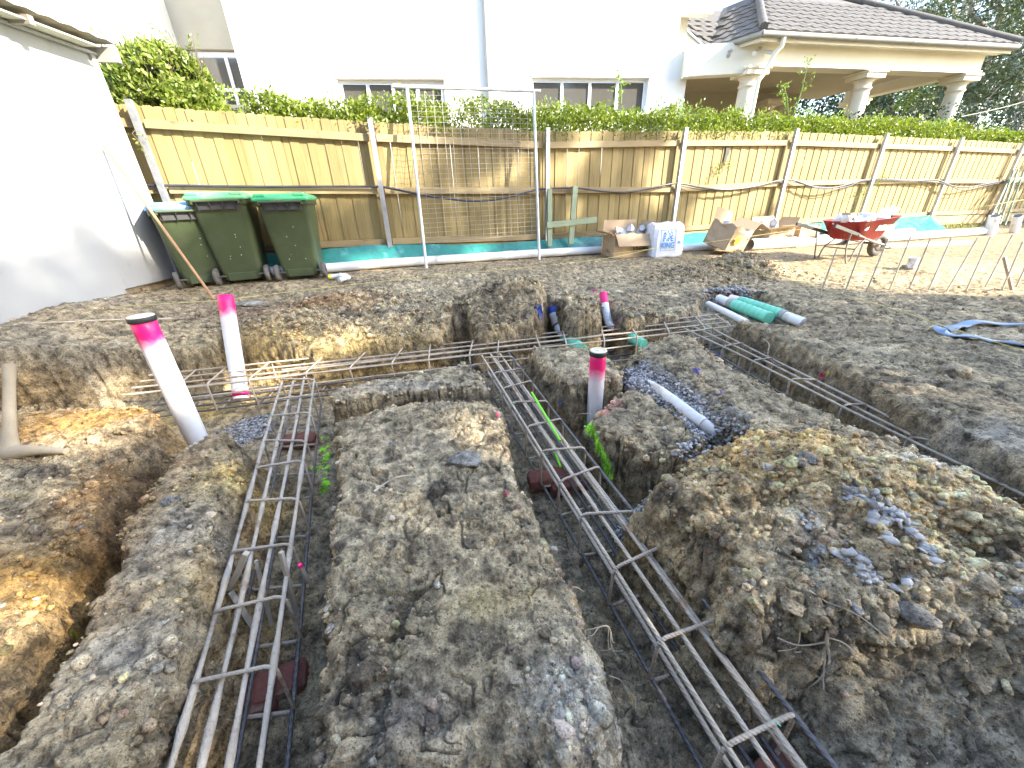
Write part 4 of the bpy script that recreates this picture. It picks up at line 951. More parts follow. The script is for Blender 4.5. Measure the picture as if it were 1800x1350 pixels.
local_bar('upright_timber', 'treated', fen(966, 433, .26), fen(966, 332, .12), .075, .035, tf, FN.tolist() + [0])
local_bar('upright_timber', 'treated', fen(1003, 429, .26), fen(1011, 327, .12), .085, .035, tf, FN.tolist() + [0])
local_bar('cross_timber', 'treated', fen(961, 396, .25), fen(1049, 386, .25), .035, .085, tf)
# second bundle of green stakes at the far right
for i, (x0, y0, x1, y1) in enumerate(((1748, 392, 1782, 300), (1757, 394, 1790, 297), (1766, 396, 1800, 300))):
    st = thing('garden_stake', ['green stake leaning in the far right fence corner, leftmost of three', 'green stake leaning in the far right fence corner, middle of three', 'green stake leaning in the far right fence corner, rightmost of three'][i], 'stake', fen(x0, y0, .5), group='stakes in the fence corner')
    local_bar('shaft', 'treated', fen(x0, y0, .5), fen(x1, y1, .15), .05, .03, st, FN.tolist() + [0])
st = thing('green_timber_rail', 'green treated rail nailed across the stakes in the fence corner', 'timber', fen(1790, 318, .2)); local_bar('shaft', 'treated', fen(1772, 318, .2), fen(1850, 309, .2), .03, .10, st)
def pipe_thing(name, label, pts, r, mat='pvc', hollow=True, n=16, couplers=()):
    t = thing(name, label, 'pipe', pts[0]); P = [np.asarray(p, float) for p in pts]
    MB().tube(P, r, n, not hollow).build('pipe_body', mat, t)
    if hollow:
        d0 = (P[1] - P[0]) / np.linalg.norm(P[1] - P[0]); d1 = (P[-2] - P[-1]) / np.linalg.norm(P[-2] - P[-1])
        for a, d_ in ((P[0], d0), (P[-1], d1)):
            mb = MB(); M3 = frame(Vector(map(float, d_))); mb.lathe([(r, 0), (r * .90, 0.0005), (r * .90, r * 2.2), (0, r * 2.25)], a, n, M3); mb.build('bore', 'pvc_in', t)
    for q in couplers:
        s_ = q * (len(P) - 1); j = min(int(s_), len(P) - 2); c = P[j] + (P[j + 1] - P[j]) * (s_ - j); d_ = (P[j + 1] - P[j]) / np.linalg.norm(P[j + 1] - P[j])
        MB().tube([c - d_ * r * 1.3, c + d_ * r * 1.3], r * 1.08, n).build('coupling', mat, t)
    return t
def gpt(x, y, off, r):
    p = fen(x, y, off); p[2] = gh(p[0], p[1]) + r; return p
pipe_thing('drain_pipe', 'long white pipe lying on the ground behind the bins and mesh panel', [fpt(k_, .36 + .03 * math.sin(k_ * 2), gh(*fpt(k_, .36, 0)[:2]) + .065) for k_ in np.linspace(.02, 2.72, 10)], .060, 'pvc', True, 16, (.62,))
pipe_thing('drain_pipe', 'white pipe lying between the printed white bag and the first cardboard carton of fittings', [fpt(2.72, .62, gh(*fpt(2.72, .62, 0)[:2]) + .055), fpt(3.25, .70, gh(*fpt(3.25, .70, 0)[:2]) + .055)], .055)
pipe_thing('drain_pipe', 'widest white pipe with open end lying in front of the cardboard boxes', [gpt(1316, 438, .92, .095), gpt(1390, 434, .92, .095), gpt(1475, 428, .90, .095)], .092, 'pvc', True, 20)
pipe_thing('drain_pipe', 'sunlit white pipe running from behind the wheelbarrow to the right', [gpt(1480, 437, 1.0, .08), gpt(1560, 433, 1.05, .08), gpt(1650, 428, 1.1, .08), gpt(1738, 424, 1.2, .08)], .075, 'pvc', True, 18, (.7,))
pipe_thing('drain_pipe', 'thinner white pipe lying closest to the fence behind the wheelbarrow', [gpt(1440, 428, .6, .18), gpt(1560, 420, .62, .12), gpt(1600, 417, .6, .12)], .05, 'pvc', True, 14)
def stub(px_b, px_t, off, r, label):
    a = gpt(px_b[0], px_b[1], off, 0); n3 = np.array([FN[0], FN[1], 0]); b = plane_hit(px_t[0], px_t[1], a, n3); a[2] -= .1
    return pipe_thing('standpipe', label, [a, b], r, 'pvc', True, 18)
stub((1735, 424), (1749, 379), 1.25, .085, 'upright white pipe joined to the long pipe near the fence corner')
stub((1775, 428), (1789, 379), 1.25, .075, 'upright white pipe at the right edge of the picture')
pl = thing('timber_batten', 'pale timber batten lying on the sunlit ground beyond the steel rods', 'timber', gpt(1600, 440, 1.6, 0)); local_bar('plank', 'lime_curb', gpt(1530, 440, 1.5, .02), gpt(1700, 441, 1.9, .02), .04, .09, pl)

# ================================================================== NEIGHBOUR'S HOUSE
TH = rad(9); FU = np.array([math.cos(TH), math.sin(TH)]); FNN = np.array([math.sin(TH), -math.cos(TH)]); FQ = np.array([.7, 10.65])
def fw(s, z, off=0.0):
    p = FQ + FU * s + FNN * off; return np.array([p[0], p[1], z])
house = thing('rendered_house', 'two storey white rendered neighbouring house with tiled veranda behind the hedge', 'house', fw(0, .35))
def wall_box(mb, s0, s1, z0, z1, off0=0.0, th_=.25):
    """wall slab whose outer face lies at off0"""
    P = [fw(s0, z0, off0), fw(s1, z0, off0), fw(s1, z0, off0 - th_), fw(s0, z0, off0 - th_)]; mb.prism(P, (0, 0, z1 - z0)); return mb
ZT = 8.2
mb = MB()
W1 = (-4.16, -1.96, 2.55, 3.57); W2 = (-.02, 2.78, 2.95, 3.63)
s_ = -5.98
for (a, b, z0, z1) in (W1, W2):
    wall_box(mb, s_, a, .3, ZT); wall_box(mb, a, b, z1, ZT); wall_box(mb, a, b, .3, z0); s_ = b
wall_box(mb, s_, 3.72, .3, 4.14); wall_box(mb, s_, 3.38, 4.14, 4.80); wall_box(mb, s_, 4.15, 4.80, ZT); mb.build('wall', 'render', house)
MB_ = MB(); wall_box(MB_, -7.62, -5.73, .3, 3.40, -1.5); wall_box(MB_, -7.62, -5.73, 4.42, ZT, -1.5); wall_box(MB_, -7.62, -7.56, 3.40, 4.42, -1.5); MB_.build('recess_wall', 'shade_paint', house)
P = [fw(-5.98, .3, -.25), fw(-5.73, .3, -.25), fw(-5.73, .3, -1.5), fw(-5.98, .3, -1.5)]; MB().prism(P, (0, 0, ZT - .3)).build('recess_side_wall', 'render', house)
P = [fw(-7.87, .3, -.25), fw(-7.62, .3, -.25), fw(-7.62, .3, -1.5), fw(-7.87, .3, -1.5)]; MB().prism(P, (0, 0, ZT - .3)).build('recess_side_wall', 'render', house)
mb = MB(); wall_box(mb, -16, -7.62, .3, ZT); mb.build('wall', 'render', house)
def window(s0, s1, z0, z1, off, cols, rows=1, curtain=False, depth=.10, fr=.06, mat='window_frame'):
    w = MB()
    for a, b in ((s0 + .005, s0 + fr), (s1 - fr, s1 - .005)): wall_box(w, a, b, z0 + .005, z1 - .005, off - depth, .06)
    wall_box(w, s0 + fr, s1 - fr, z1 - fr, z1 - .005, off - depth, .06); wall_box(w, s0 + fr, s1 - fr, z0 + .005, z0 + fr, off - depth, .06)
    o = w.build('window', mat, house); iw = (s1 - s0 - 2 * fr) / cols; ih = (z1 - z0 - 2 * fr) / rows
    for i in range(1, cols):
        q = MB(); x = s0 + fr + iw * i; wall_box(q, x - .035, x + .035, z0 + fr, z1 - fr, off - depth - .003, .05); q.build('mullion', mat, o)
    for i in range(cols):
        for j in range(rows):
            if j: q = MB(); wall_box(q, s0 + fr + iw * i + .036, s0 + fr + iw * (i + 1) - .036, z0 + fr + ih * j - .03, z0 + fr + ih * j + .03, off - depth - .006, .05); q.build('transom', mat, o)
            q = MB(); wall_box(q, s0 + fr + iw * i + .01, s0 + fr + iw * (i + 1) - .01, z0 + fr + ih * j + .01, z0 + fr + ih * (j + 1) - .01, off - depth - .03, .008); q.build('pane', 'glass', o)
    q = MB(); wall_box(q, s0 - .04, s1 + .04, z0 - .05, z0 + .002, off + .04, .14); q.build('sill', mat, o)
    return o
wn1 = window(*W1, 0, 4); wn2 = window(*W2, 0, 4)
q = MB(); wall_box(q, W2[0] - .02, W2[1] + .02, W2[3], W2[3] + .05, .03, .03); q.build('head_trim', 'cream', wn2)
q = MB(); wall_box(q, W1[0] - .02, W1[1] + .02, W1[3], W1[3] + .05, .03, .03); q.build('head_trim', 'cream', wn1)
P = [[fw(2.22 + .46 * i / 30, z, -.16 + .008 * math.sin(i * 1.9)) for i in range(31)] for z in (3.02, 3.56)]; MB().grid(P).build('curtain', 'bagwhite', wn2)
window(-7.55, -5.99, 2.4, 4.40, -1.5, 2, 3, fr=.09)
P = [fw(-1.0, 8.0, .06), fw(-1.0, .5, .06)]; MB().tube(P, .05, 12).build('downpipe', 'board', house)

# veranda
VZ = 4.2; VC = atz(1341, 55, VZ); VE = atz(1790, 80, VZ); VS_ = atz(1245, 87, VZ)
e1 = (VE - VC)[:2]; LEN = np.hypot(*e1); e1 = e1 / LEN; n1 = np.array([-e1[1], e1[0]])       # along the eave, and into the house
e2 = (VS_ - VC)[:2]; LEN2 = np.hypot(*e2); e2 = e2 / LEN2
n2 = np.array([e2[1], -e2[0]]); n2 = n2 if n2 @ n1 > -9 and n2 @ e1 > 0 else -n2
def vp(s, d, z): p = VC[:2] + e1 * s + n1 * d; return np.array([p[0], p[1], z])
def vp2(s, d, z): p = VC[:2] + e2 * s + n2 * d; return np.array([p[0], p[1], z])
def slab(pts, dz): return MB().prism(pts, (0, 0, dz))
# beams
slab([vp(.42, .35, 3.73), vp(7.0, .35, 3.73), vp(7.0, .75, 3.73), vp(.42, .75, 3.73)], .42).build('front_beam', 'cream', house)
slab([vp(.40, .31, 3.72), vp(7.02, .31, 3.72), vp(7.02, .35, 3.72), vp(.40, .35, 3.72)], .055).build('beam_moulding', 'white', house)
k0 = vp(.42, .352, 0); kw = np.array([*fw(3.75, 0, .3)[:2], 0]); sd_ = (kw - k0)[:2]; sd_ = sd_ / np.hypot(*sd_); sn_ = np.array([sd_[1], -sd_[0]])
def sb(t, d, z): p = k0[:2] + sd_ * t + sn_ * d; return np.array([p[0], p[1], z])
SL_ = float(np.hypot(*(kw - k0)[:2])) + .25
slab([sb(-.02, -.03, 3.60), sb(SL_, -.03, 3.60), sb(SL_, .25, 3.60), sb(-.02, .25, 3.60)], .56).build('side_beam', 'cream', house)
slab([vp(6.62, .76, 3.735), vp(7.0, .76, 3.735), vp(7.0, 3.6, 3.735), vp(6.62, 3.6, 3.735)], .41).build('end_beam', 'cream', house)
slab([vp(.3, .76, 4.0), vp(6.6, .76, 4.0), vp(6.6, 4.6, 4.0), vp(-.6, 4.6, 4.0)], .03).build('ceiling', 'veranda_shade', house)
# soffit, fascia and gutter
slab([vp(.02, .10, 4.10), vp(LEN - .02, .10, 4.10), vp(LEN - .02, .36, 4.10), vp(.02, .36, 4.10)], .03).build('soffit', 'cream', house)
slab([vp(.06, .06, 4.06), vp(LEN - .05, .06, 4.06), vp(LEN - .05, .095, 4.06), vp(.06, .095, 4.06)], .14).build('fascia', 'cream', house)
slab([vp2(.03, .06, 4.06), vp2(LEN2, .06, 4.06), vp2(LEN2, .10, 4.06), vp2(.03, .10, 4.06)], .14).build('side_fascia', 'cream', house)
MB().tube([vp(-.02, 0, 4.17), vp(LEN, 0, 4.17)], .062, 10).build('gutter', 'gutter', house)
MB().tube([vp2(-.02, 0, 4.17), vp2(LEN2, 0, 4.17)], .062, 10).build('side_gutter', 'gutter', house)
for s in (.9, 2.4, 4.0, 5.6): MB().tube([vp(s, 0, 4.17), vp(s + .03, 0, 4.17)], .067, 10).build('gutter_joint', 'gutter', house)
# columns
def column(p, label=None):
    c = MB(); prof = [(.235, .3), (.235, .42), (.205, .46), (.205, 1.2), (.20, 2.2), (.175, 3.30), (.172, 3.36), (.20, 3.37), (.20, 3.40), (.175, 3.41), (.18, 3.50), (.235, 3.56)]
    c.lathe(prof, (p[0], p[1], 0), 28); o = c.build('column', 'sandstone', house)
    MB().box((p[0], p[1], 3.615), (.56, .56, .10), rotz(math.atan2(e1[1], e1[0]))).build('capital', 'sandstone', o)
    MB().box((p[0], p[1], 3.69), (.62, .62, .045), rotz(math.atan2(e1[1], e1[0]))).build('capital_cap', 'sandstone', o); return o
for s, d in ((.35, .58), (3.66, .56), (6.74, .56), (6.74, 3.3), (3.66, 3.5)): column(vp(s, d, 0))
dp_ = [vp(.55, 0, 4.12), vp(.56, .02, 3.98), vp(.52, .10, 3.92), vp(.34, .16, 3.50), vp(.28, .18, 3.40), vp(.28, .18, .4)]; MB().tube(dp_, .045, 10).build('veranda_downpipe', 'cream', house)
# back wall of the veranda with french doors
def bw(s, z, off): return fw(s, z, off)
mb = MB(); OB = -3.2; wall_box(mb, 3.72, 4.6, .3, 4.0, OB); wall_box(mb, 4.6, 7.0, 3.50, 4.0, OB); wall_box(mb, 7.0, 7.35, .3, 4.0, OB); wall_box(mb, 7.35, 9.1, 3.45, 4.0, OB); wall_box(mb, 9.1, 9.7, .3, 4.0, OB); mb.build('veranda_wall', 'veranda_shade', house)
P = [fw(3.72, .3, -.25), fw(3.47, .3, -.25), fw(3.47, .3, -3.2), fw(3.72, .3, -3.2)]; MB().prism(P[::-1], (0, 0, ZT - .3)).build('veranda_side_wall', 'veranda_shade', house)
window(4.61, 6.99, .5, 3.49, OB, 3, 1, fr=.10, depth=.05, mat='cream'); window(7.36, 9.09, .5, 3.44, OB, 3, 1, fr=.10, depth=.05, mat='cream')
# roof: battens as a solid deck, then the tiles laid one by one
PT = math.tan(rad(31)); CP, SPt = math.cos(rad(31)), math.sin(rad(31))
hb = np.arctan2(*(e1[::-1])) ; a2_ = math.atan2(e2[1], e2[0]); a1_ = math.atan2(e1[1], e1[0]); hbis = (a1_ + a2_) / 2; hd = np.array([math.cos(hbis), math.sin(hbis)]); hr_ = (-e1 + n1) / math.sqrt(2)
def roofpt(s, d): return vp(s, d, VZ + .03 + PT * d)
DM = 3.4
hl = float((hd @ e1) / (hd @ n1))
deck = MB().add([roofpt(0, -.03), roofpt(LEN, -.03), roofpt(LEN - DM, DM), roofpt(hl * DM, DM)], [(0, 1, 2, 3)])
roof = deck.build('roof', 'tile', house)
tm = MB(); tw_, tl_ = .30, .40
xs = np.linspace(0, tw_, 7); row0 = []; rows_ = []
for zz, yy in ((0, 0), (.0, tl_)):
    rows_.append([(x, yy, .024 + .012 * math.sin(x / tw_ * 2 * math.pi) - (.022 if yy else 0)) for x in xs])
tm.grid(rows_, True); tm.add([(x, 0, .024 + .012 * math.sin(x / tw_ * 2 * math.pi)) for x in xs] + [(x, .002, -.004) for x in xs], [(i, i + 7, i + 8, i + 1) for i in range(6)])
tile_me = tm.mesh('roof_tile', 'tile')
def lay(origin, ex_, up_, nrow, smin, smax):
    nrm = np.cross(ex_, up_); Mx = Matrix((ex_, up_, nrm)).transposed()
    for r in range(nrow):
        d = r * .33; a, b = smin(d), smax(d); x = a + (.15 if r % 2 else 0)
        while x < b - .12:
            o = link('roof_tile', tile_me, roof); p = origin + ex_ * x + up_ * d + nrm * (.012 + random.uniform(0, .003))
            o.matrix_local = Matrix.Translation(Vector(map(float, p - OFF[house]))) @ Mx.to_4x4(); x += tw_
e1_3 = np.array([*e1, 0]); up1 = np.array([*(n1 * CP), SPt])
lay(roofpt(0, -.05), e1_3, up1, 8, lambda d: hl * d * CP + .05, lambda d: LEN - d * CP - .1)
# side face
pt2 = float(hd @ n1) * PT / float(hd @ n2); sp2 = math.atan(pt2); h2 = float((hd @ e2) / (hd @ n2))
def roof2(s, d): return vp2(s, d, VZ + .03 + pt2 * d)
MB().add([roof2(0, -.03), roof2(h2 * 2.6, 2.6), roof2(LEN2 + 1.5, 2.6), roof2(LEN2, -.03)], [(0, 1, 2, 3)]).build('side_roof_deck', 'tile', roof)
e2_3 = np.array([*e2, 0]); up2 = np.array([*(n2 * math.cos(sp2)), math.sin(sp2)])
lay(roof2(LEN2, -.05), -e2_3, up2, 8, lambda d: -d * .45, lambda d: LEN2 - h2 * d * math.cos(sp2) - .04)
# hip cappings
for pts in ([roofpt(hl * d + .0, d) + np.array([0, 0, .05]) for d in np.linspace(-.02, 3.0, 10)], [roofpt(LEN - d, d) + np.array([0, 0, .05]) for d in np.linspace(.0, 3.2, 12)]):
    MB().tube(pts, .085, 8).build('hip_capping', 'tile', roof)
# lower roof strip and barge board where the veranda meets the house wall
n1_3 = np.array([*n1, 0]); vg1 = VS_ + n1_3 * 1.32 + np.array([0, 0, .89]); vgs = vg1 - VS_; vgl = float(np.linalg.norm(vgs)); upv = vgs / vgl; base0 = VS_ + np.array([0, 0, .02])
bar_between(MB(), VS_ - e1_3 * .03 + np.array([0, 0, -.08]), vg1 - e1_3 * .03 + np.array([0, 0, -.08]), .03, .20, (e1[0], e1[1], 0)).build('barge_board', 'cream', house)
MB().add([base0, base0 + e1_3 * 2.2, base0 + e1_3 * 2.2 + upv * 2.6, base0 + upv * 2.6], [(0, 1, 2, 3)]).build('lower_roof_deck', 'tile', roof)
lay(base0 - upv * .03, e1_3, upv, 6, lambda d: -.02, lambda d: 1.1)
slab([VS_ + np.array([.02, 0, -.6]), VS_ + np.array([.02, 0, -.6]) + n1_3 * .2, sb(SL_, .2, 3.6), sb(SL_, 0, 3.6)], .3) if False else None
MB().prism([fw(3.72, 4.1, .01), fw(5.2, 4.1, -.6), fw(5.2, 8.2, -.6), fw(3.72, 8.2, .01)], tuple(float(x) for x in (-FNN[0] * .2, -FNN[1] * .2, 0))) if False else None
# security lights under the eave
def security_light(px, off_pt, label, heads):
    p = off_pt; t = thing('security_light', label, 'light', p)
    MB().lathe([(.0, .0), (.045, .0), (.045, -.03), (.02, -.05), (0, -.05)], p, 14).build('base', 'board', t)
    for dx in heads:
        a = p + np.array([0, 0, -.04]); b = a + np.array([dx, -.08, -.07]); MB().tube([a, (a + b) / 2, b, b + np.array([dx * .8, -.06, -.03])], [.012, .014, .03, .045], 10).build('lamp_head', 'galv', t)
security_light((1331, 88), sb(.12, -.06, 4.04), 'twin spotlight fixed under the veranda corner eave', (-.10, .12))
security_light((1282, 100), sb(.75, -.06, 4.03), 'single spotlight under the side eave of the veranda', (-.05,))

# ================================================================== TREES BEHIND
def limb_tree(name, label, base, top, r0, limbs, leaf_n, leaf_s, spread, mat='gum', seed=1, bark='bark', group=None, hang=.3, up=0.0):
    """base/top: trunk line; limbs: list of end points; leaves in clumps round the limb ends"""
    r = np.random.default_rng(seed); t = thing(name, label, 'tree', base, group=group); base = np.array(base, float); top = np.array(top, float)
    n = 9; P = [base + (top - base) * q + (r.normal(size=3) * .12 * np.linalg.norm(top - base) * .08 if 0 < q < 1 else 0) for q in np.linspace(0, 1, n)]
    MB().tube(P, [r0 * (1 - .6 * q) for q in np.linspace(0, 1, n)], 12).build('trunk', bark, t)
    Q = []
    for e in limbs:
        e = np.array(e, float); s0 = r.uniform(.35, .95); a = base + (top - base) * s0
        m1 = a + (e - a) * .4 + np.array([0, 0, .12 * np.linalg.norm(e - a)]) + r.normal(size=3) * .1; LP = smooth_path([a, m1, a + (e - a) * .75 + r.normal(size=3) * .15, e], 4)
        MB().tube(LP, np.linspace(r0 * .38, r0 * .06, len(LP)), 8).build('limb', bark, t)
        for q in range(5):
            c0 = LP[int(len(LP) * (.45 + .1 * q))]; c1 = c0 + r.normal(size=3) * spread * np.array([1, 1, .6]); tw_ = [c0, (c0 + c1) / 2 + np.array([0, 0, .05]), c1]
            MB().tube(tw_, [r0 * .07, r0 * .05, r0 * .02], 5).build('branch', bark, t)
            for k_ in range(4):
                cc = c1 + r.normal(size=3) * spread * .40; m_ = max(4, int(leaf_n / (len(limbs) * 20))); pts = cc + r.normal(size=(m_, 3)) * spread * np.array([.22, .22, .16]); pts[:, 2] -= hang * spread * r.random(m_); Q.append(pts)
    leaves('crown', np.vstack(Q), leaf_s, mat, t, up, .34, seed, hang)
    return t
def spots(pxs, d, js=0, seed=3):
    r = np.random.default_rng(seed); return [atd(x, y, d + r.normal() * js) for x, y in pxs]
b = atd(1715, 210, 17); b[2] = .3
limb_tree('gum_tree', 'pale barked gum tree leaning behind the right veranda corner', b, atd(1762, 20, 17), .42, spots([(1700, 30), (1760, -30), (1800, 20), (1830, 90), (1660, 40), (1790, 130), (1730, -60), (1780, 60), (1840, 40)], 17, 1.0), 11500, .19, 1.3, seed=5)
b = atd(1690, 215, 22); b[2] = .3
limb_tree('gum_tree', 'dark spreading gum tree above the veranda roof', b, atd(1700, 0, 22), .40, spots([(1560, 10), (1600, 30), (1640, 60), (1530, 25), (1680, 20), (1620, -20), (1570, -20), (1720, -40), (1650, -40), (1690, 70)], 22, 1.2, 4), 10500, .22, 1.5, seed=6)
b = atd(1840, 215, 14); b[2] = .3
limb_tree('gum_tree', 'drooping gum tree at the right edge of the picture', b, atd(1830, -60, 14), .34, spots([(1790, 60), (1810, 110), (1850, 20), (1800, 150), (1780, 100), (1860, 130), (1815, -10)], 14, .6, 5), 9500, .17, 1.0, seed=7)
b = atd(1610, 205, 24); b[2] = .3
limb_tree('garden_tree', 'sunlit lime green tree seen between the veranda columns', b, atd(1600, 150, 24), .25, spots([(1560, 165), (1600, 150), (1640, 140), (1660, 165), (1580, 180), (1620, 170), (1545, 150)], 24, .8, 6), 6500, .22, 1.2, 'lime_leaf', 8, 'stem', up=.3)
b = atd(1560, 200, 27); b[2] = .3
limb_tree('garden_tree', 'dim leafy tree deep behind the middle of the veranda', b, atd(1540, 165, 27), .25, spots([(1480, 170), (1520, 160), (1560, 190), (1600, 190), (1500, 190), (1650, 195)], 27, .8, 6), 6000, .25, 1.3, 'gum', 9, 'stem', up=.2)
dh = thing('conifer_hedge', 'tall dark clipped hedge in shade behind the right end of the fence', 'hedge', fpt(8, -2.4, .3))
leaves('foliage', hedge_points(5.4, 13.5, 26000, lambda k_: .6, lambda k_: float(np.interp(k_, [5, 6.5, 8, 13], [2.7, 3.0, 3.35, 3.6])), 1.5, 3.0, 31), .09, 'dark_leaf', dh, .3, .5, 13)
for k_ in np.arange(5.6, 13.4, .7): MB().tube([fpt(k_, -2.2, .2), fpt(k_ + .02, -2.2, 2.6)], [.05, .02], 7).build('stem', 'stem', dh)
r_ = np.random.default_rng(4)
for i in range(1):
    a = fen(1690, 205, -1.0); b = fen(1830, 170, -1.0); tag(MB().tube(smooth_path([a, (a + b) / 2 - np.array([0, 0, .03]), b], 6), .006, 5).build('clothes_line', 'wire'), 'thin pale wire crossing in front of the dark hedge', 'wire')
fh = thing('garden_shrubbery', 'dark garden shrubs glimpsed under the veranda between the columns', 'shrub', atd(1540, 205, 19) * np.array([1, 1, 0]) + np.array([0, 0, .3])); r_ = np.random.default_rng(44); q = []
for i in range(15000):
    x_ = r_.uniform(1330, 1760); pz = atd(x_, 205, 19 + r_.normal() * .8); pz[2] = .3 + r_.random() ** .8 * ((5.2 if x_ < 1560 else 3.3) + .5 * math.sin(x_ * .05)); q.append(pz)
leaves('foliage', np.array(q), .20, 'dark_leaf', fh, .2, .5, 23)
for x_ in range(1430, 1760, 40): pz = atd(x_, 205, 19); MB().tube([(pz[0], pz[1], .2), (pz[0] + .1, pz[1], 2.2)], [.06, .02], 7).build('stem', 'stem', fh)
# dry grass tufts at the fence foot, far right
gt = thing('grass_tuft', 'dry grass tuft at the fence foot beyond the teal sheet', 'grass', gpt(1640, 412, .35, 0)); q = []
for i in range(420): p = fpt(6.15 + random.gauss(0, .22), .28 + random.gauss(0, .13), 0); p[2] = gh(p[0], p[1]) + random.random() * .10; q.append(p)
leaves('blades', np.array(q), .13, 'grass', gt, 1.2, .08, 3)

# ================================================================== REINFORCING CAGES
def cage(label, near_px, far_px, zn, zf, t0, t1, lig_step, mat='rebar', hgt=.20, nb=4, bars_t=None, mud=False, seed=1, lig_phase=0.0, r=.0074, wet=False, extra=()):
    rr_ = random.Random(seed)
    nl, nr_ = atz(*near_px[0], zn), atz(*near_px[1], zn); fl_, fr_ = atz(*far_px[0], zf), atz(*far_px[1], zf)
    Ln = np.linalg.norm((fl_ + fr_) / 2 - (nl + nr_) / 2)
    t = thing('rebar_cage', label, 'rebar cage', (nl + nr_) / 2 * np.array([1, 1, 0]) + np.array([0, 0, zn - hgt]))
    def pt(q, w, dz): 
        a = nl + (nr_ - nl) * w; b = fl_ + (fr_ - fl_) * w; p = a + (b - a) * q; return p + np.array([0, 0, dz])
    for lev, dz in enumerate((0.0, -hgt)):
        for i in range(nb):
            w = i / (nb - 1); a_, b_ = (t0, t1) if bars_t is None else bars_t[i]
            n = int((b_ - a_) * Ln / .05) + 2; ph = rr_.random() * 6; P = []; rad_ = []
            muddy = mud and lev == 0
            for q in np.linspace(a_, b_, n):
                P.append(pt(q, w + .012 * math.sin(q * 5 + ph), dz + .004 * math.sin(q * 7 + ph * 2) + (.0 if lev == 0 else .006 * (i % 2))))
                rad_.append(r * (1.0 + (max(0, .9 * math.sin(q * 31 + ph) + rr_.uniform(-.5, .6)) * .50 if muddy and q < .75 else 0)))
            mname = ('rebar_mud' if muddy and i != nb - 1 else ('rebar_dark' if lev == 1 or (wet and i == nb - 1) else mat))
            MB().tube(P, rad_, 8).build('bar', mname, t)
    for w_, dz_, a_, b_ in extra:
        n = int((b_ - a_) * Ln / .05) + 2; P = [pt(q, w_ + .02 * math.sin(q * 4 + w_ * 9), dz_ + .003 * math.sin(q * 9)) for q in np.linspace(a_, b_, n)]; MB().tube(P, r, 8).build('bar', mat, t)
    q = t0 + lig_phase / Ln; j = 0
    while q < t1:
        dq = rr_.uniform(-.012, .012); c = .018; sk = rr_.uniform(-.03, .03) / Ln; ov = .012
        o2 = .0132
        cor = [pt(q + dq - sk, -.03, o2), pt(q + dq + sk, 1.03, o2), pt(q + dq + sk * .5, 1.04, -hgt - o2), pt(q + dq - sk * .5, -.04, -hgt - o2)]
        loop = []
        for k_ in range(4):
            a, b, d_ = cor[k_ - 1], cor[k_], cor[(k_ + 1) % 4]; u1 = (a - b) / np.linalg.norm(a - b); u2 = (d_ - b) / np.linalg.norm(d_ - b)
            loop += [b + u1 * .024, b + u1 * .008 + u2 * .008, b + u2 * .024]
        loop.append(loop[0]); loop.append(loop[1])
        # overlapping hook ends
        MB().tube(loop, .0060, 7).build('ligature', 'rebar_mud' if mud and j % 3 != 2 and q < .7 else mat, t)
        if rr_.random() < .7:
            p = pt(q + dq, rr_.choice((0, 1 / 3, 2 / 3, 1)), .004); MB().tube([p + np.array([-.012, 0, .006]), p + np.array([0, .006, .014]), p + np.array([.014, -.004, .010])], .0022, 5).build('tie', 'wrap' if rr_.random() < .35 else 'rebar_dark', t)
        q += lig_step / Ln; j += 1
    return t
cage('muddy rebar cage in the left trench beside the sunlit clay ridge', ((323, 1267), (467, 1267)), ((497, 667), (553, 663)), 0, .10, -.22, 1.0, .245, 'rebar_mud', mud=True, seed=3, lig_phase=.06)
rc = cage('long rebar cage in the middle trench right of the central clay block', ((1215, 1215), (1333, 1180)), ((852, 633), (900, 628)), 0, .10, -.30, 1.04, .235, 'rebar', seed=4, mud=False, lig_phase=.12, wet=True, extra=((.42, -.018, .30, 1.04), (.74, -.018, -.30, .62), (.12, -.10, -.2, 1.0), (.88, -.10, -.2, 1.0)))
cage('rebar cage crossing the site in the far trench from left to right', ((262, 661), (215, 694)), ((1262, 553), (1290, 573)), .08, .12, 0, 1.0, .30, 'rebar', seed=5, lig_phase=.28, extra=((.45, -.02, .2, .8), (.15, -.10, .05, 1.0), (.85, -.10, .05, 1.0)))
cage('rebar cage in the right hand trench running to the picture edge', ((1690, 817), (1740, 822)), ((1203, 577), (1238, 571)), .06, .12, -.45, 1.0, .33, 'rebar_mud', nb=3, seed=6, lig_phase=.1)
# lime spray on one bar of the middle cage
a, b = atz(935, 690, .105), atz(985, 775, .09); MB().tube([a, b], .0068, 8).build('painted_bar_section', 'limepaint', rc)
a, b = atz(965, 770, -.06), atz(985, 820, -.06); MB().tube([a, b], .0066, 8).build('painted_bar_section', 'limepaint', rc)

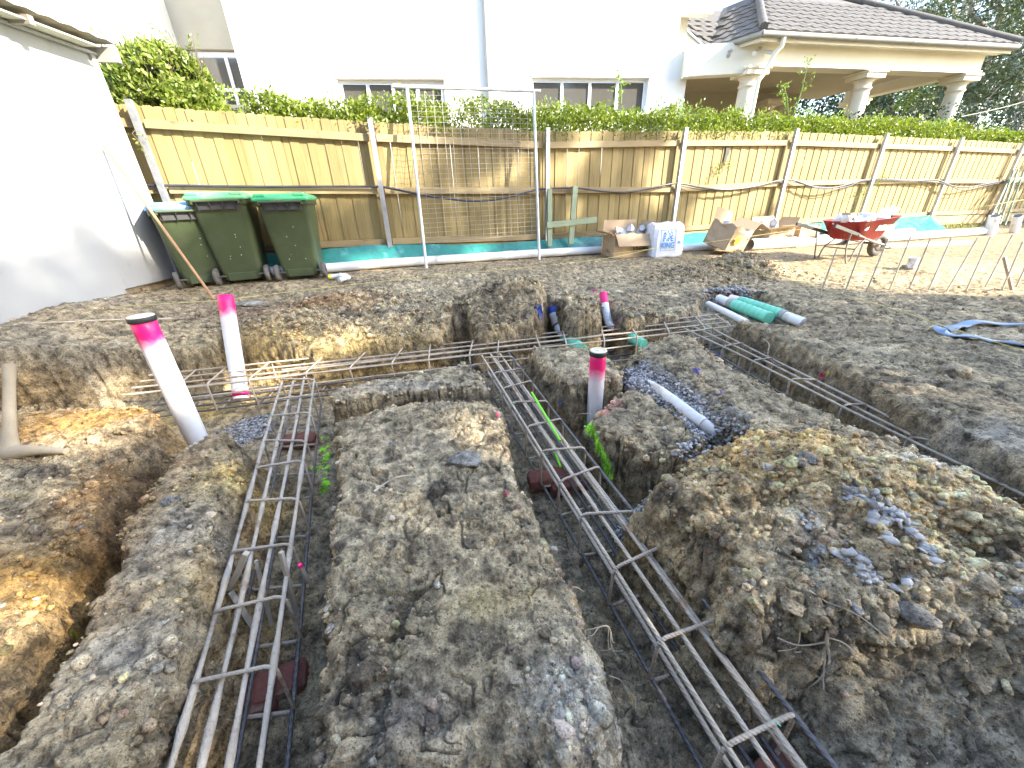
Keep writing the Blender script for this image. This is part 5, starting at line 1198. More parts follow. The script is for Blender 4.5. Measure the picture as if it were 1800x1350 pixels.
# ================================================================== PIPES STANDING AND LYING IN THE TRENCHES
def standing(label, px_top, d, r, px_bot=None, zb=-.32, paint=True, cap=False, d2=None, bands=()):
    top = atd(px_top[0], px_top[1], d)
    bot = np.array([top[0], top[1], zb]) if px_bot is None else atd(px_bot[0], px_bot[1], d2 or d)
    t = thing('sewer_riser', label, 'pipe', bot); Lp = np.linalg.norm(top - bot); Mx = frame(Vector(map(float, top - bot))).to_4x4()
    m_ = pvc_spray('sprayed_pipe', Lp - .13, Lp - .055) if paint else MAT['pvc']
    mb = MB(); zs = np.linspace(0, Lp, 14); mb.lathe([(r, z) for z in zs] + [(r * .90, Lp), (r * .90, Lp - .18), (0, Lp - .19)], n=24)
    o = link('pipe_body', mb.mesh('pipe_body', m_), t); o.matrix_local = Mx
    if cap:
        mb = MB(); mb.lathe([(r * 1.0, Lp - .022), (r * 1.10, Lp - .020), (r * 1.10, Lp + .004), (r * 1.05, Lp + .006)], n=24); q = link('rubber_rim', mb.mesh('rubber_rim', 'cap_black'), t); q.matrix_local = Mx
        mb = MB(); mb.lathe([(r * 1.05, Lp + .004), (r * 1.02, Lp + .010), (r * .8, Lp + .010), (r * .78, Lp + .007), (r * .3, Lp + .007), (r * .28, Lp + .011), (0, Lp + .011)], n=24); q = link('cap', mb.mesh('cap', 'cap_cream'), t); q.matrix_local = Mx
    for z0, z1, mm in bands:
        mb = MB(); mb.lathe([(r * 1.0, z0), (r * 1.03, z0), (r * 1.03, z1), (r, z1)], n=24); q = link('paint_band', mb.mesh('paint_band', mm), t); q.matrix_local = Mx
    # fine printed line down the pipe
    mb = MB()
    for i in range(14):
        z = Lp * .25 + i * Lp * .035; an = -1.9; mb.box((r * 1.003 * math.cos(an), r * 1.003 * math.sin(an), z), (.003, .0012, Lp * .022), rotz(an + math.pi / 2))
    q = link('print_line', mb.mesh('print_line', 'ink_black'), t); q.matrix_local = Mx
    return t
standing('tall pink topped white pipe with a cream cap at the left', (248, 558), 2.02, .056, cap=True)
standing('uncapped pink topped white pipe in the far left trench', (396, 520), 2.95, .054, (424, 700), d2=2.98, bands=((.02, .06, 'pink'),))
standing('capped pink topped pipe standing in the middle of the site', (1052, 618), 2.24, .047, zb=-.25, cap=True)
def bent(label, px, ds, r, wrap_from, wrap_to, paint_mat, end_paint=.10, collar=None):
    P = smooth_path([atd(x, y, d) for (x, y), d in zip(px, ds)], 6); t = thing('bent_drain', label, 'pipe', P[-1]); n = len(P)
    MB().tube(P, r, 18, False).build('pipe_body', 'pvc', t)
    d0 = P[0] - P[1]; d0 = d0 / np.linalg.norm(d0); MB().lathe([(r * 1.0, 0), (r * .9, .002), (r * .9, -.07), (0, -.075)], P[0], 18, frame(Vector(map(float, d0)))).build('bore', paint_mat, t)
    acc = 0; seg = [P[0]]
    for a, b in zip(P[:-1], P[1:]):
        acc += np.linalg.norm(b - a); seg.append(b)
        if acc > end_paint: break
    MB().tube(seg, r * 1.012, 18, False).build('painted_end', paint_mat, t)
    W_ = P[int(n * wrap_from):int(n * wrap_to) + 1]; W2_ = []; R2 = []
    for a, b in zip(W_[:-1], W_[1:]):
        for q in np.linspace(0, 1, 6, endpoint=False): W2_.append(a + (b - a) * q)
    W2_.append(W_[-1]); L_ = np.linalg.norm(W_[-1] - W_[0])
    for i, p in enumerate(W2_): ph = (i / len(W2_) * L_ / .045) % 1.0; R2.append(r * (1.10 + .12 * ph))
    MB().tube(W2_, R2, 18).build('green_wrap', 'wrap', t)
    if collar is not None: i = int(n * collar); dd = P[i + 1] - P[i]; dd = dd / np.linalg.norm(dd); MB().tube([P[i] - dd * .008, P[i] + dd * .008], r * 1.1, 18).build('seal_ring', 'cap_black', t)
    return t
bent('blue and pink sprayed bent pipe with green wrap in the far trench', [(971, 541), (975, 558), (981, 575), (992, 589), (1006, 603), (1024, 616)], [3.72, 3.70, 3.66, 3.52, 3.38, 3.22], .047, .62, 1.0, 'bluepaint', .05, .40)
bent('pink topped bent pipe with bulky green wrap in the far trench', [(1060, 516), (1065, 545), (1071, 570), (1086, 582), (1108, 593), (1132, 606)], [3.95, 3.88, 3.80, 3.62, 3.45, 3.30], .038, .60, 1.0, 'pink', .09)
def lying(label, segs, r, z=None, name='buried_pipe', dip=False):
    """segs: (pixel path, material) pieces end to end"""
    t = thing(name, label, 'pipe', atz(*segs[0][0][0], z))
    for px, mname in segs:
        P = [atz(x, y, z - (max(0, y - 742) * .0028 if dip else 0) - (max(0, 684 - y) * .003 if dip else 0)) for x, y in px]; rr_ = r
        if mname == 'wrap':
            W2_ = [P[0] + (P[-1] - P[0]) * q for q in np.linspace(0, 1, 40)]; L_ = np.linalg.norm(P[-1] - P[0]); rr_ = [r * (1.10 + .13 * ((i / 40 * L_ / .07) % 1.0)) for i in range(40)]; P = W2_
        MB().tube(P, rr_ if mname != 'tape' else r * 1.14, 18).build({'wrap': 'green_wrap', 'tape': 'tape_band', 'pink': 'painted_band'}.get(mname, 'pipe_body'), mname, t)
    return t
lying('white pipe with green wrapped middle, nearer of two in the hollow', [([(1264, 525), (1284, 533)], 'pvc'), ([(1283, 532.5), (1290, 535.5)], 'tape'), ([(1290, 535.5), (1352, 559)], 'wrap')], .047, .13)
lying('white pipe with green wrapped middle, further of two in the hollow', [([(1284, 525), (1301, 529)], 'pvc'), ([(1284, 524.5), (1290, 526)], 'pink'), ([(1301, 529), (1374, 553)], 'wrap'), ([(1373, 552.5), (1382, 556)], 'tape'), ([(1382, 556), (1414, 568)], 'pvc')], .044, .14)
lying('thin plain white pipe lying left of the green wrapped ones', [([(1245, 534), (1285, 553), (1312, 567)], 'pvc')], .030, .12)
lying('white pipe half buried in the gravel bed', [([(1137, 674), (1160, 688), (1185, 706)], 'pvc_dirty'), ([(1184, 705), (1225, 737), (1240, 748), (1254, 758), (1270, 770)], 'pvc_dirty'), ([(1228, 738), (1236, 744)], 'pvc_dirty')], .032, .128, dip=True)
# muddy mattock left on the bank
b = on_ground(24, 806, .2) + np.array([0, 0, .03]); t0_ = CAM0 + ray(16, 640) * (float((b - CAM0) @ cF) + .03)
mt = thing('mattock', 'mud caked mattock standing on its head at the left edge', 'tool', b)
HP = [b + (t0_ - b) * q for q in np.linspace(0, 1, 12)]; MB().tube(HP, [.040, .033, .027, .024, .023, .022, .0215, .021, .021, .0215, .023, .0225], 14).build('handle', 'mud', mt)
h1 = on_ground(118, 801, .2) + np.array([0, 0, .02]); h0 = on_ground(-30, 812, .2) + np.array([0, 0, .03])
MB().tube(smooth_path([h0, (h0 + b) / 2 + np.array([0, 0, .01]), b, (b + h1) / 2 + np.array([0, 0, .012]), h1], 4), [.012, .014, .017, .021, .026, .030, .034, .038, .040, .036, .031, .027, .023, .020, .017, .015, .013], 10).build('head', 'mud', mt)

# ================================================================== BRICKS, PEGS, RODS, STONES
def brick_mesh(seed, L_=.23):
    r = np.random.default_rng(seed); nx, ny, nz_ = 14, 8, 6; mb = MB(); V = []; idx = {}; Fs = []
    def vid(i, j, k_):
        if (i, j, k_) not in idx: idx[(i, j, k_)] = len(V); V.append(((i / nx - .5) * L_, (j / ny - .5) * .11, (k_ / nz_ - .5) * .076))
        return idx[(i, j, k_)]
    for i in range(nx):
        for j in range(ny):
            for k_, fl in ((0, 1), (nz_, 0)): q = [vid(i, j, k_), vid(i + 1, j, k_), vid(i + 1, j + 1, k_), vid(i, j + 1, k_)]; Fs.append(tuple(q[::-1] if fl else q))
        for k_ in range(nz_):
            for j, fl in ((0, 0), (ny, 1)): q = [vid(i, j, k_), vid(i + 1, j, k_), vid(i + 1, j, k_ + 1), vid(i, j, k_ + 1)]; Fs.append(tuple(q[::-1] if fl else q))
    for j in range(ny):
        for k_ in range(nz_):
            for i, fl in ((0, 1), (nx, 0)): q = [vid(i, j, k_), vid(i, j + 1, k_), vid(i, j + 1, k_ + 1), vid(i, j, k_ + 1)]; Fs.append(tuple(q[::-1] if fl else q))
    V = np.array(V); n_ = V / np.array([L_ / 2, .055, .038]); e = np.sort(np.abs(n_), 1)[:, 1]; V = V * (1 - .07 * sstep(.8, 1.0, e) * (1 + .8 * fbm(V * 30 + seed, 1, 2, .5, seed)))[:, None] + .0022 * np.stack([fbm(V * 45 + seed + q, 1, 3, .6, seed + q) for q in range(3)], 1)
    # a broken corner
    d_ = r.normal(size=3); d_ /= np.linalg.norm(d_); dd = V @ d_; V = V - np.clip(dd - dd.max() * .72, 0, None)[:, None] * d_ * .9
    return mb.add(V, Fs).mesh('brick_body', 'brick')
brick_ms = [brick_mesh(q) for q in range(4)]
def brick(px, z, yaw, label, tilt=0.0):
    p = atz(px[0], px[1], z); o = link('support_brick', brick_ms[int(px[0]) % 4]); o.location = [float(q) for q in p]; o.rotation_euler = (tilt, 0, yaw); o.scale = (.9, .9, .85); o.location.z -= .012; return tag(o, label, 'brick')
def brick2(px, z, yaw, label, tilt=0.0):
    t = thing('support_brick', label, 'brick', atz(px[0], px[1], z), rot=(tilt, 0, yaw)); mb = MB()
    for x0, x1 in ((-.115, -.075), (-.04, -.005), (.005, .04), (.075, .115)): mb.box(((x0 + x1) / 2, 0, 0), (x1 - x0, .11, .076))
    for y in (-.042, .042): mb.box((-.0, y, 0), (.228, .026, .074))
    mb.build('brick_body', 'brick', t, False); return t
brick((428, 1232), -.225, .25, 'red brick propping the near end of the left cage'); brick((478, 1205), -.225, .35, 'red brick touching the first under the left cage', .03)
brick((395, 985), -.20, 1.1, 'crumbling brick standing against the yellow trench wall'); brick((524, 772), -.14, .15, 'dark red brick under the far half of the left cage')
brick((962, 838), -.15, .2, 'red brick under the middle cage, nearer the clay block'); brick((1000, 848), -.17, .3, 'red brick under the middle cage, beside the first one', .04)
brick((1385, 1345), -.225, .5, 'red brick under the near end of the middle cage, at the bottom edge')
def peg(px0, px1, d, label, tip=None, w=.018):
    a, b = atd(px0[0], px0[1], d[0]), atd(px1[0], px1[1], d[1]); t = thing('timber_peg', label, 'peg', a)
    local_bar('shaft', 'peg', a, b, w, w, t)
    if tip: c = a + (b - a) * .88; local_bar('painted_tip', tip, c, b + (b - a) * .005, w * 1.06, w * 1.06, t)
peg((548, 1030), (527, 992), (1.40, 1.34), 'pink tipped peg in the mud right of the left cage', 'pink', .011)
peg((405, 1035), (433, 972), (1.38, 1.30), 'pale peg leaning right inside the left cage'); peg((446, 1105), (405, 1040), (1.38, 1.36), 'pale peg lying under the bars of the left cage')
peg((478, 1100), (450, 985), (1.46, 1.42), 'thin pale peg crossing the middle bars of the left cage', None, .012); peg((521, 1080), (494, 970), (1.42, 1.33), 'grey peg standing at the right bars of the left cage', None, .014)
rods = [((1440, 520), (1471, 437)), ((1485, 515.5), (1516.7, 428)), ((1523, 509), (1561, 419)), ((1563, 505.6), (1601, 415.6)), ((1600, 503), (1635.6, 419)), ((1633, 508), (1672, 419)), ((1662, 509), (1719, 418)), ((1702, 505.6), (1741, 416.7)), ((1733, 503), (1780, 413)), ((1760, 507), (1798, 425)), ((1789, 500), (1828, 412))]
ordn = ['first', 'second', 'third', 'fourth', 'fifth', 'sixth', 'seventh', 'eighth', 'ninth', 'tenth', 'last']
for i, (a, b) in enumerate(rods):
    p = on_ground(a[0], a[1], .2); dd = float((p - CAM0) @ cF); q = CAM0 + ray(*b) * (dd * .965); t = thing('steel_rod', f'thin upright steel rod, {ordn[i]} from the left in the right hand row', 'rod', p, group='row of steel rods')
    MB().tube([p - (q - p) * .12, p + (q - p) * .5, q], .0075, 7).build('shaft', 'rebar', t)
p = on_ground(1778, 503, .2); q = CAM0 + ray(1765, 452) * (float((p - CAM0) @ cF)); t = thing('timber_stake', 'dark brown stake leaning left among the steel rods', 'stake', p); local_bar('shaft', 'oldwood', p - (q - p) * .1, q, .035, .022, t)
def rock(name, label, px, size, mat, seed, z0=.15, flat=.6, lift=.2, cat='stone', rotz_=None):
    import bmesh
    p = on_ground(px[0], px[1], z0); b_ = bmesh.new(); bmesh.ops.create_icosphere(b_, subdivisions=4, radius=1.0); V = np.array([v.co for v in b_.verts]); Fc = np.array([[v.index for v in f.verts] for f in b_.faces]); b_.free()
    r = np.random.default_rng(seed)
    for k_ in range(9):
        d_ = r.normal(size=3); d_ /= np.linalg.norm(d_); dd = V @ d_; V = V - np.clip(dd - r.uniform(.55, .85), 0, None)[:, None] * d_ * .9
    V = V * (1 + .20 * fbm(V + seed, 1.6, 5, .62, seed) + .07 * fbm(V + seed, 6, 3, .6, seed + 5, True))[:, None]
    a = r.random() * 6 if rotz_ is None else rotz_; V = V * np.array([1, .72, flat]); V = np.c_[V[:, 0] * math.cos(a) - V[:, 1] * math.sin(a), V[:, 0] * math.sin(a) + V[:, 1] * math.cos(a), V[:, 2]] * size
    me_ = np_mesh(name, V, Fc, (MAT['soil'],), True); c_ = {'rock_pale': (.40, .335, .235), 'rock_grey': (.31, .295, .265), 'rock_white': (.47, .455, .42)}[mat]; at_ = me_.attributes.new('soil', 'FLOAT_COLOR', 'POINT'); at_.data.foreach_set('color', np.tile(np.array([*c_, 1.0], dtype=np.float32), len(V)))
    o = link(name, me_); o.location = (float(p[0]), float(p[1]), float(p[2] + size * flat * (lift - .25))); return tag(o, label, cat)
rock('boulder', 'pale sandstone boulder alone on the bare ground at the right', (1678, 655), .105, 'rock_pale', 3, .2, .55, .45, rotz_=.2)
rock('flat_stone', 'flat grey stone on the far end of the central clay block', (816, 812), .085, 'rock_grey', 5, .15, .42, .35, rotz_=.1)
rock('flat_stone', 'flat grey slab of stone behind the uncapped pink pipe', (440, 530), .15, 'rock_grey', 8, .3, .22, .3, rotz_=.1)
rock('clay_lump', 'orange clay lump on the edge of the left spoil heap', (603, 510), .06, 'rock_pale', 11, .35)
rock('clay_lump', 'pale yellow lump below the first on the left spoil heap', (632, 517), .075, 'rock_pale', 12, .35, .5)
rock('stone', 'small light grey stone on the central block left of the flat stone', (690, 781), .022, 'rock_grey', 13)
for i, (px, s_, m_, lab) in enumerate((((1505, 1070), .030, 'rock_white', 'white clay lump on the front lip of the right mound'), ((1545, 1092), .045, 'rock_pale', 'pale wedge shaped stone under the white clay lump'), ((1610, 1080), .062, 'rock_grey', 'broad brown grey slab lying on the right mound'),
        ((1450, 965), .024, 'rock_white', 'small white pebble beside the blue grey chips'), ((1390, 1060), .052, 'rock_pale', 'yellow clay lump split by a crack on the right mound'), ((1690, 1095), .040, 'rock_pale', 'pale rounded stone right of the broad slab'), ((1730, 1030), .055, 'rock_pale', 'ochre stone low on the right side of the mound'),
        ((1770, 1060), .05, 'rock_grey', 'grey stone near the right edge below the pit'), ((1530, 920), .03, 'rock_pale', 'round ochre stone above the shale chips'), ((1640, 900), .04, 'rock_pale', 'cream stone on the back of the right mound'), ((1500, 860), .028, 'rock_white', 'white chip on the crest of the right mound'), ((1715, 1190), .045, 'rock_pale', 'long pale stone stuck in the grey cut face'),
        ((1300, 1010), .04, 'rock_pale', 'pale lump at the mound corner beside the middle cage'), ((1420, 805), .05, 'rock_grey', 'dark flat slab fragment on top of the right mound'), ((980, 1255), .032, 'rock_white', 'white lump near the bottom corner of the central block'), ((1005, 1225), .028, 'rock_white', 'white lump above the first on the central block corner'), ((985, 1262 + 30), .025, 'rock_white', 'small white lump lowest on the central block corner'),
        ((300, 880), .05, 'rock_grey', 'grey stone face on the upper end of the clay ridge'), ((60, 930), .035, 'rock_pale', 'pale stone on the left bank slope'), ((140, 930), .03, 'rock_grey', 'grey stone on the left bank above the dark trench'), ((1590, 470), .10, 'rock_pale', 'broken pale lump on the sunlit ground beside the can'))):
    rock('stone', lab, px, s_ * .72, m_, 20 + i, .16)
# roots sticking out of the cut soil
def root(px, ds, label, r=.0035, forks=2, seed=1):
    P = smooth_path([atd(x, y, d) for (x, y), d in zip(px, ds)], 4); t = thing('root', label, 'root', P[0]); MB().tube(P, np.linspace(r, r * .4, len(P)), 6).build('main_root', 'root', t); rr_ = np.random.default_rng(seed)
    for i in range(forks): a = P[int(len(P) * rr_.uniform(.2, .8))]; e = a + rr_.normal(size=3) * .045; MB().tube(smooth_path([a, (a + e) / 2 + rr_.normal(size=3) * .012, e], 4), r * .45, 5).build('rootlet', 'root', t)
def groot(px, label, r=.0035, forks=2, seed=1, lift=.006, z0=.12):
    P = [on_ground(x, y, z0) + np.array([0, 0, lift]) for x, y in px]; P = smooth_path(P, 4); t = thing('root', label, 'root', P[0]); MB().tube(P, np.linspace(r, r * .4, len(P)), 6).build('main_root', 'root', t); rr_ = np.random.default_rng(seed)
    for i in range(forks): a = P[int(len(P) * rr_.uniform(.2, .8))]; e = a + rr_.normal(size=3) * np.array([.045, .045, .012]); MB().tube(smooth_path([a, (a + e) / 2 + rr_.normal(size=3) * .01, e], 4), r * .45, 5).build('rootlet', 'root', t)
groot([(657, 867), (680, 850), (705, 840), (722, 838)], 'pale root snaking over the central clay block', .006, 3, 2)
groot([(1455, 1100), (1452, 1130), (1455, 1165), (1440, 1190), (1420, 1210)], 'forked pale root hanging down the grey cut face', .005, 5, 3)
groot([(1450, 1140), (1447, 1175), (1447, 1215)], 'straight root stub beside the forked one', .004, 2, 4)
groot([(1405, 1100), (1402, 1130), (1398, 1148)], 'thin hair root left of the forked root', .002, 1, 5); groot([(1420, 1040), (1450, 1060), (1470, 1082)], 'thin curved root on the mound lip', .0025, 1, 6)
root([(1020, 1112), (1045, 1105), (1070, 1102), (1075, 1140), (1050, 1143)], [1.22, 1.20, 1.20, 1.22, 1.24], 'curled root loop hanging over the middle trench', .003, 5, 7)
root([(998, 1035), (1012, 1032), (1026, 1040)], [1.35, 1.34, 1.36], 'short white root at the right lip of the central block', .0025, 1, 8); root([(1070, 1188), (1090, 1195), (1097, 1210)], [1.1, 1.1, 1.12], 'thin branched root low on the central block wall', .002, 3, 9)
root([(305, 1158), (340, 1145), (362, 1145)], [1.2, 1.2, 1.2], 'thin root arching off the clay ridge into the left cage', .002, 1, 10); root([(330, 1030), (350, 1040), (366, 1058)], [1.35, 1.36, 1.38], 'pale root stub on the yellow clay face', .003, 1, 11)
root([(1040, 728), (1020, 727), (1012, 730)], [2.3, 2.32, 2.35], 'hair root beside the central capped pipe', .0025, 1, 12); groot([(1570, 720), (1580, 712), (1592, 700)], 'bent wire like root by the right trench', .003, 1, 13)
root([(1342, 596), (1352, 605), (1350, 625), (1365, 640), (1375, 643)], [3.0, 2.9, 2.8, 2.7, 2.65], 'long thin root dangling into the right trench', .003, 2, 14); groot([(165, 708), (185, 712), (200, 714)], 'pale root on the bank left of the capped pipe', .003, 2, 15)
groot([(1170, 470), (1200, 471), (1185, 478)], 'bent white stick lying before the printed bag', .008, 0, 16, .02, .35)
# string lines
def string(label, px, zs, r=.0022):
    P = [atz(x, y, z) for (x, y), z in zip(px, zs)]; o = MB().tube(smooth_path(P, 6), r, 5).build('string_line', 'string'); tag(o, label, 'string')
string('yellow string line from the shed past the pink pipe to the boxes', [(-20, 557), (233, 537), (388, 527), (620, 500), (860, 476), (1060, 455), (1150, 436)], [.42, .44, .45, .47, .50, .52, .52])
string('yellow string line running from the printed bag to the right edge', [(1165, 438), (1240, 457), (1400, 495), (1560, 540), (1690, 583), (1830, 625)], [.48, .46, .42, .36, .32, .28])
string('yellow string line crossing in front of the cartons and wheelbarrow', [(1075, 446), (1250, 425), (1400, 404), (1480, 394)], [.46, .52, .60, .66]); string('yellow string at far right before the shaded fence', [(1560, 396), (1690, 370), (1830, 346)], [.75, .95, 1.05])
a, b = on_ground(30, 574, .3), on_ground(330, 561, .33); tag(MB().tube([a + np.array([0, 0, .02]), (a + b) / 2 + np.array([0, 0, .03]), b + np.array([0, 0, .02])], .009, 7).build('thin_rod', 'rebar_mud'), 'thin grey rod lying on the ground before the shed', 'rod')
# blue lay-flat hose
hp = [(1830, 576), (1760, 569), (1705, 570), (1682, 575), (1665, 580), (1652, 579), (1655, 586), (1690, 592), (1740, 600), (1780, 608), (1830, 611)]
HPW = smooth_path([on_ground(x, y, .2) + np.array([0, 0, .012]) for x, y in hp], 5); rows_ = [[], []]
for i, p in enumerate(HPW):
    d_ = HPW[min(i + 1, len(HPW) - 1)] - HPW[max(i - 1, 0)]; nn_ = np.array([-d_[1], d_[0], 0]); nn_ /= np.linalg.norm(nn_) + 1e-9; rows_[0].append(p + nn_ * .035 + np.array([0, 0, .012 * math.sin(i * .9)])); rows_[1].append(p - nn_ * .035 + np.array([0, 0, .012 * math.cos(i * .7)]))
lh = MB().grid(rows_).build('layflat_hose', 'bluehose'); sm_ = lh.modifiers.new('thick', 'SOLIDIFY'); sm_.thickness = .008; tag(lh, 'flat blue hose folded back on itself at the right edge', 'hose')

# ================================================================== BOXES, BAG AND BARROW BY THE FENCE
def elbow(parent, c, r, R_, M3, sweep=90, mat='pvc', name='pipe_fitting'):
    P = [Vector((R_ * math.cos(rad(a)) - R_, 0, R_ * math.sin(rad(a)))) for a in np.linspace(0, sweep, 9)]; P = [Vector(c) + M3 @ p for p in P]
    mb = MB(); mb.tube(P, r, 14, False); mb.tube([P[0] - (P[1] - P[0]) * 1.2, P[0] + (P[1] - P[0]) * .6], r * 1.15, 14, False); mb.tube([P[-1] - (P[-1] - P[-2]) * .6, P[-1] + (P[-1] - P[-2]) * 1.2], r * 1.15, 14, False)
    mb.tube(P, r * .86, 14, True); return mb
def carton(p, w, d, h, yaw, label, tilt=(0, 0), flaps=(35, 20, 60, 30), word=None, wpos=(.12, .15), wsize=.085, fittings=0, seed=1, yellow=False, crush=.05):
    t = thing('cardboard_carton', label, 'box', p, rot=(tilt[0], tilt[1], yaw)); th_ = .006; R_ = random.Random(seed)
    for nm, c, s_ in (('front_panel', (0, -d / 2, h / 2), (w, th_, h)), ('back_panel', (0, d / 2, h / 2), (w, th_, h)), ('side_panel', (-w / 2 + th_, 0, h / 2), (th_, d - th_ * 2, h)), ('side_panel', (w / 2 - th_, 0, h / 2), (th_, d - th_ * 2, h)), ('base_panel', (0, 0, th_), (w - .02, d - .02, th_))):
        nu, nv_ = 9, 7; ax_ = [i for i in range(3) if s_[i] > .01]; nz_i = [i for i in range(3) if s_[i] <= .01][0]; grid_ = []
        for iu in range(nu):
            row = []
            for iv in range(nv_):
                q = [c[0], c[1], c[2]]; u_, w_ = iu / (nu - 1) - .5, iv / (nv_ - 1) - .5; q[ax_[0]] += u_ * s_[ax_[0]]; q[ax_[1]] += w_ * s_[ax_[1]]
                edge_ = (1 - abs(2 * u_) ** 4) * (1 - abs(2 * w_) ** 4); q[nz_i] += crush * edge_ * float(fbm(np.array([[q[0] * 6 + seed * 3, q[1] * 6, q[2] * 6]]), 1, 2, .5, seed)[0])
                if q[2] > h * .9: q[2] += crush * .5 * math.sin(u_ * 9 + seed)
                row.append(tuple(q))
            grid_.append(row)
        o = MB().grid(grid_, False).build(nm, 'card', t, False); so_ = o.modifiers.new('thick', 'SOLIDIFY'); so_.thickness = .005; so_.offset = 0
    fl = [((0, -d / 2, h), 'x', -1, w, flaps[0]), ((0, d / 2, h), 'x', 1, w, flaps[1]), ((-w / 2, 0, h), 'y', -1, d, flaps[2]), ((w / 2, 0, h), 'y', 1, d, flaps[3])]
    for c, ax, sg, ln, ang in fl:
        if ang is None: continue
        a = rad(ang); L_ = min(d, w) * .48; mb = MB()
        if ax == 'x':   # hinge along x, flap falls outwards by ang from vertical
            dv = Vector((0, sg * math.sin(a), math.cos(a))); mb.add([Vector(c) + Vector((-ln / 2, 0, .002)), Vector(c) + Vector((ln / 2, 0, .002)), Vector(c) + Vector((ln / 2 - .02, 0, 0)) + dv * L_, Vector(c) + Vector((-ln / 2 + .02, 0, 0)) + dv * L_], [(0, 1, 2, 3)])
        else:
            dv = Vector((sg * math.sin(a), 0, math.cos(a))); mb.add([Vector(c) + Vector((0, -ln / 2, .002)), Vector(c) + Vector((0, ln / 2, .002)), Vector(c) + Vector((0, ln / 2 - .02, 0)) + dv * L_, Vector(c) + Vector((0, -ln / 2 + .02, 0)) + dv * L_], [(0, 1, 2, 3)])
        o = mb.build('flap', 'card', t, False); so_ = o.modifiers.new('thick', 'SOLIDIFY'); so_.thickness = .005
    if word: text(t, word, wsize, 'ink_black', Matrix.Translation((wpos[0], -d / 2 - th_ / 2 - .022, wpos[1])) @ Matrix.Rotation(math.pi / 2, 4, 'X'), shear=.25, bold=.002)
    if yellow: MB().box((-w * .22, -d / 2 - .032, h * .48), (.11, .003, .11)).build('yellow_label', 'label_y', t, False)
    return t
def fitting_at(p, r, yaw, pitch, label, sweep=90, R_=None):
    M3 = rotz(yaw) @ rx(pitch); t = thing('pipe_fitting', label, 'pipe fitting', p, group='fittings in the cartons'); elbow(t, p, r, R_ or r * 1.5, M3, sweep).build('fitting_body', 'pvc', t); return t
def tube_at(p, r, L_, d_, label):
    d_ = np.array(d_, float); d_ /= np.linalg.norm(d_); t = thing('pipe_fitting', label, 'pipe fitting', p, group='fittings in the cartons'); mb = MB(); mb.tube([p, p + d_ * L_], r, 16, False); mb.tube([p + d_ * L_ * .7, p + d_ * L_ * 1.01], r * 1.14, 16, False); mb.tube([p + d_ * L_ * 1.01, p + d_ * L_ * .3], r * .92, 16, False); mb.build('fitting_body', 'pvc', t); return t
def gp(x, y, off): p = fen(x, y, off); p[2] = gh(p[0], p[1]); return p
b1 = gp(1098, 440, .62); carton(b1, .62, .40, .34, FANG - .05, 'crushed cardboard carton with an open left flap beside the printed bag', (0, .03), (150, 10, 75, 20), 'Vinidex', (.14, .12), .10, seed=2)
for i, (dx, dz, s_) in enumerate(((-.02, .30, 100), (.12, .33, 80), (.25, .34, 90))): fitting_at(b1 + np.array([dx, .08, dz]), .055, .6 * i, -.5 + .4 * i, 'white pipe elbow in the crushed carton, ' + ('leftmost', 'middle one', 'rightmost')[i] + ' of three', s_)
bp = gp(1163, 446, .86); bagt = thing('printed_sack', 'white carton sack with blue pipe supplier lettering among the boxes', 'bag', bp, FANG - .12)
mb = MB(); rows_ = []
for j, (z, w, d) in enumerate(((0, .50, .34), (.02, .53, .36), (.14, .53, .36), (.30, .52, .35), (.42, .49, .32), (.47, .47, .26), (.50, .44, .10), (.495, .40, .03))):
    ring = []; n = 28
    for i in range(n):
        a = 2 * math.pi * i / n; ca, sa = math.cos(a), math.sin(a); k_ = (abs(ca) ** 12 + abs(sa) ** 12) ** (-1 / 12); jit = 1 + .03 * math.sin(i * 2.3 + j * 1.7) * (j > 2); ring.append((ca * k_ * w / 2 * jit, sa * k_ * d / 2 * jit, z + .008 * math.sin(i * 1.3)))
    rows_.append(ring + [ring[0]])
mb.grid(rows_, False); mb.build('sack', 'bagwhite', bagt, False)
Mt = Matrix.Translation((-.03, -.180, .22)) @ Matrix.Rotation(math.pi / 2 - .10, 4, 'X')
text(bagt, 'PIPE', .115, 'ink_blue', Mt @ Matrix.Translation((0, .055, .004)), bold=.004, sx=.82); text(bagt, 'KING', .115, 'ink_blue', Mt @ Matrix.Translation((0, -.045, .004)), bold=.004, sx=.80); text(bagt, 'AAA', .075, 'ink_blue', Mt @ Matrix.Translation((0, .135, .002)), shear=.3, bold=.002, name='crown_mark') if False else None
fr_ = MB()
for c, s_ in (((0, .18, 0), (.25, .006, .002)), ((0, -.115, 0), (.25, .006, .002)), ((-.122, .0325, 0), (.006, .29, .002)), ((.122, .0325, 0), (.006, .29, .002))): fr_.box(c, s_)
fm = fr_.mesh('print_border', 'ink_blue'); fm.transform(Mt @ Matrix.Translation((0, 0, .004))); link('print_border', fm, bagt)
cr = MB().tube(smooth_path([(-.08, .10, 0), (-.06, .15, 0), (-.04, .11, 0), (-.01, .165, 0), (.02, .11, 0), (.05, .155, 0), (.07, .11, 0)], 5), .005, 5); fm = cr.mesh('crown_squiggle', 'ink_blue'); fm.transform(Mt @ Matrix.Translation((0, 0, .003))); link('crown_squiggle', fm, bagt)
fm = MB().box((0, 0, 0), (.06, .05, .002)).mesh('print_square', 'ink_blue'); fm.transform(Mt @ Matrix.Translation((.195, .0, -.004)) @ Matrix.Rotation(.12, 4, 'Y')); link('print_square', fm, bagt)
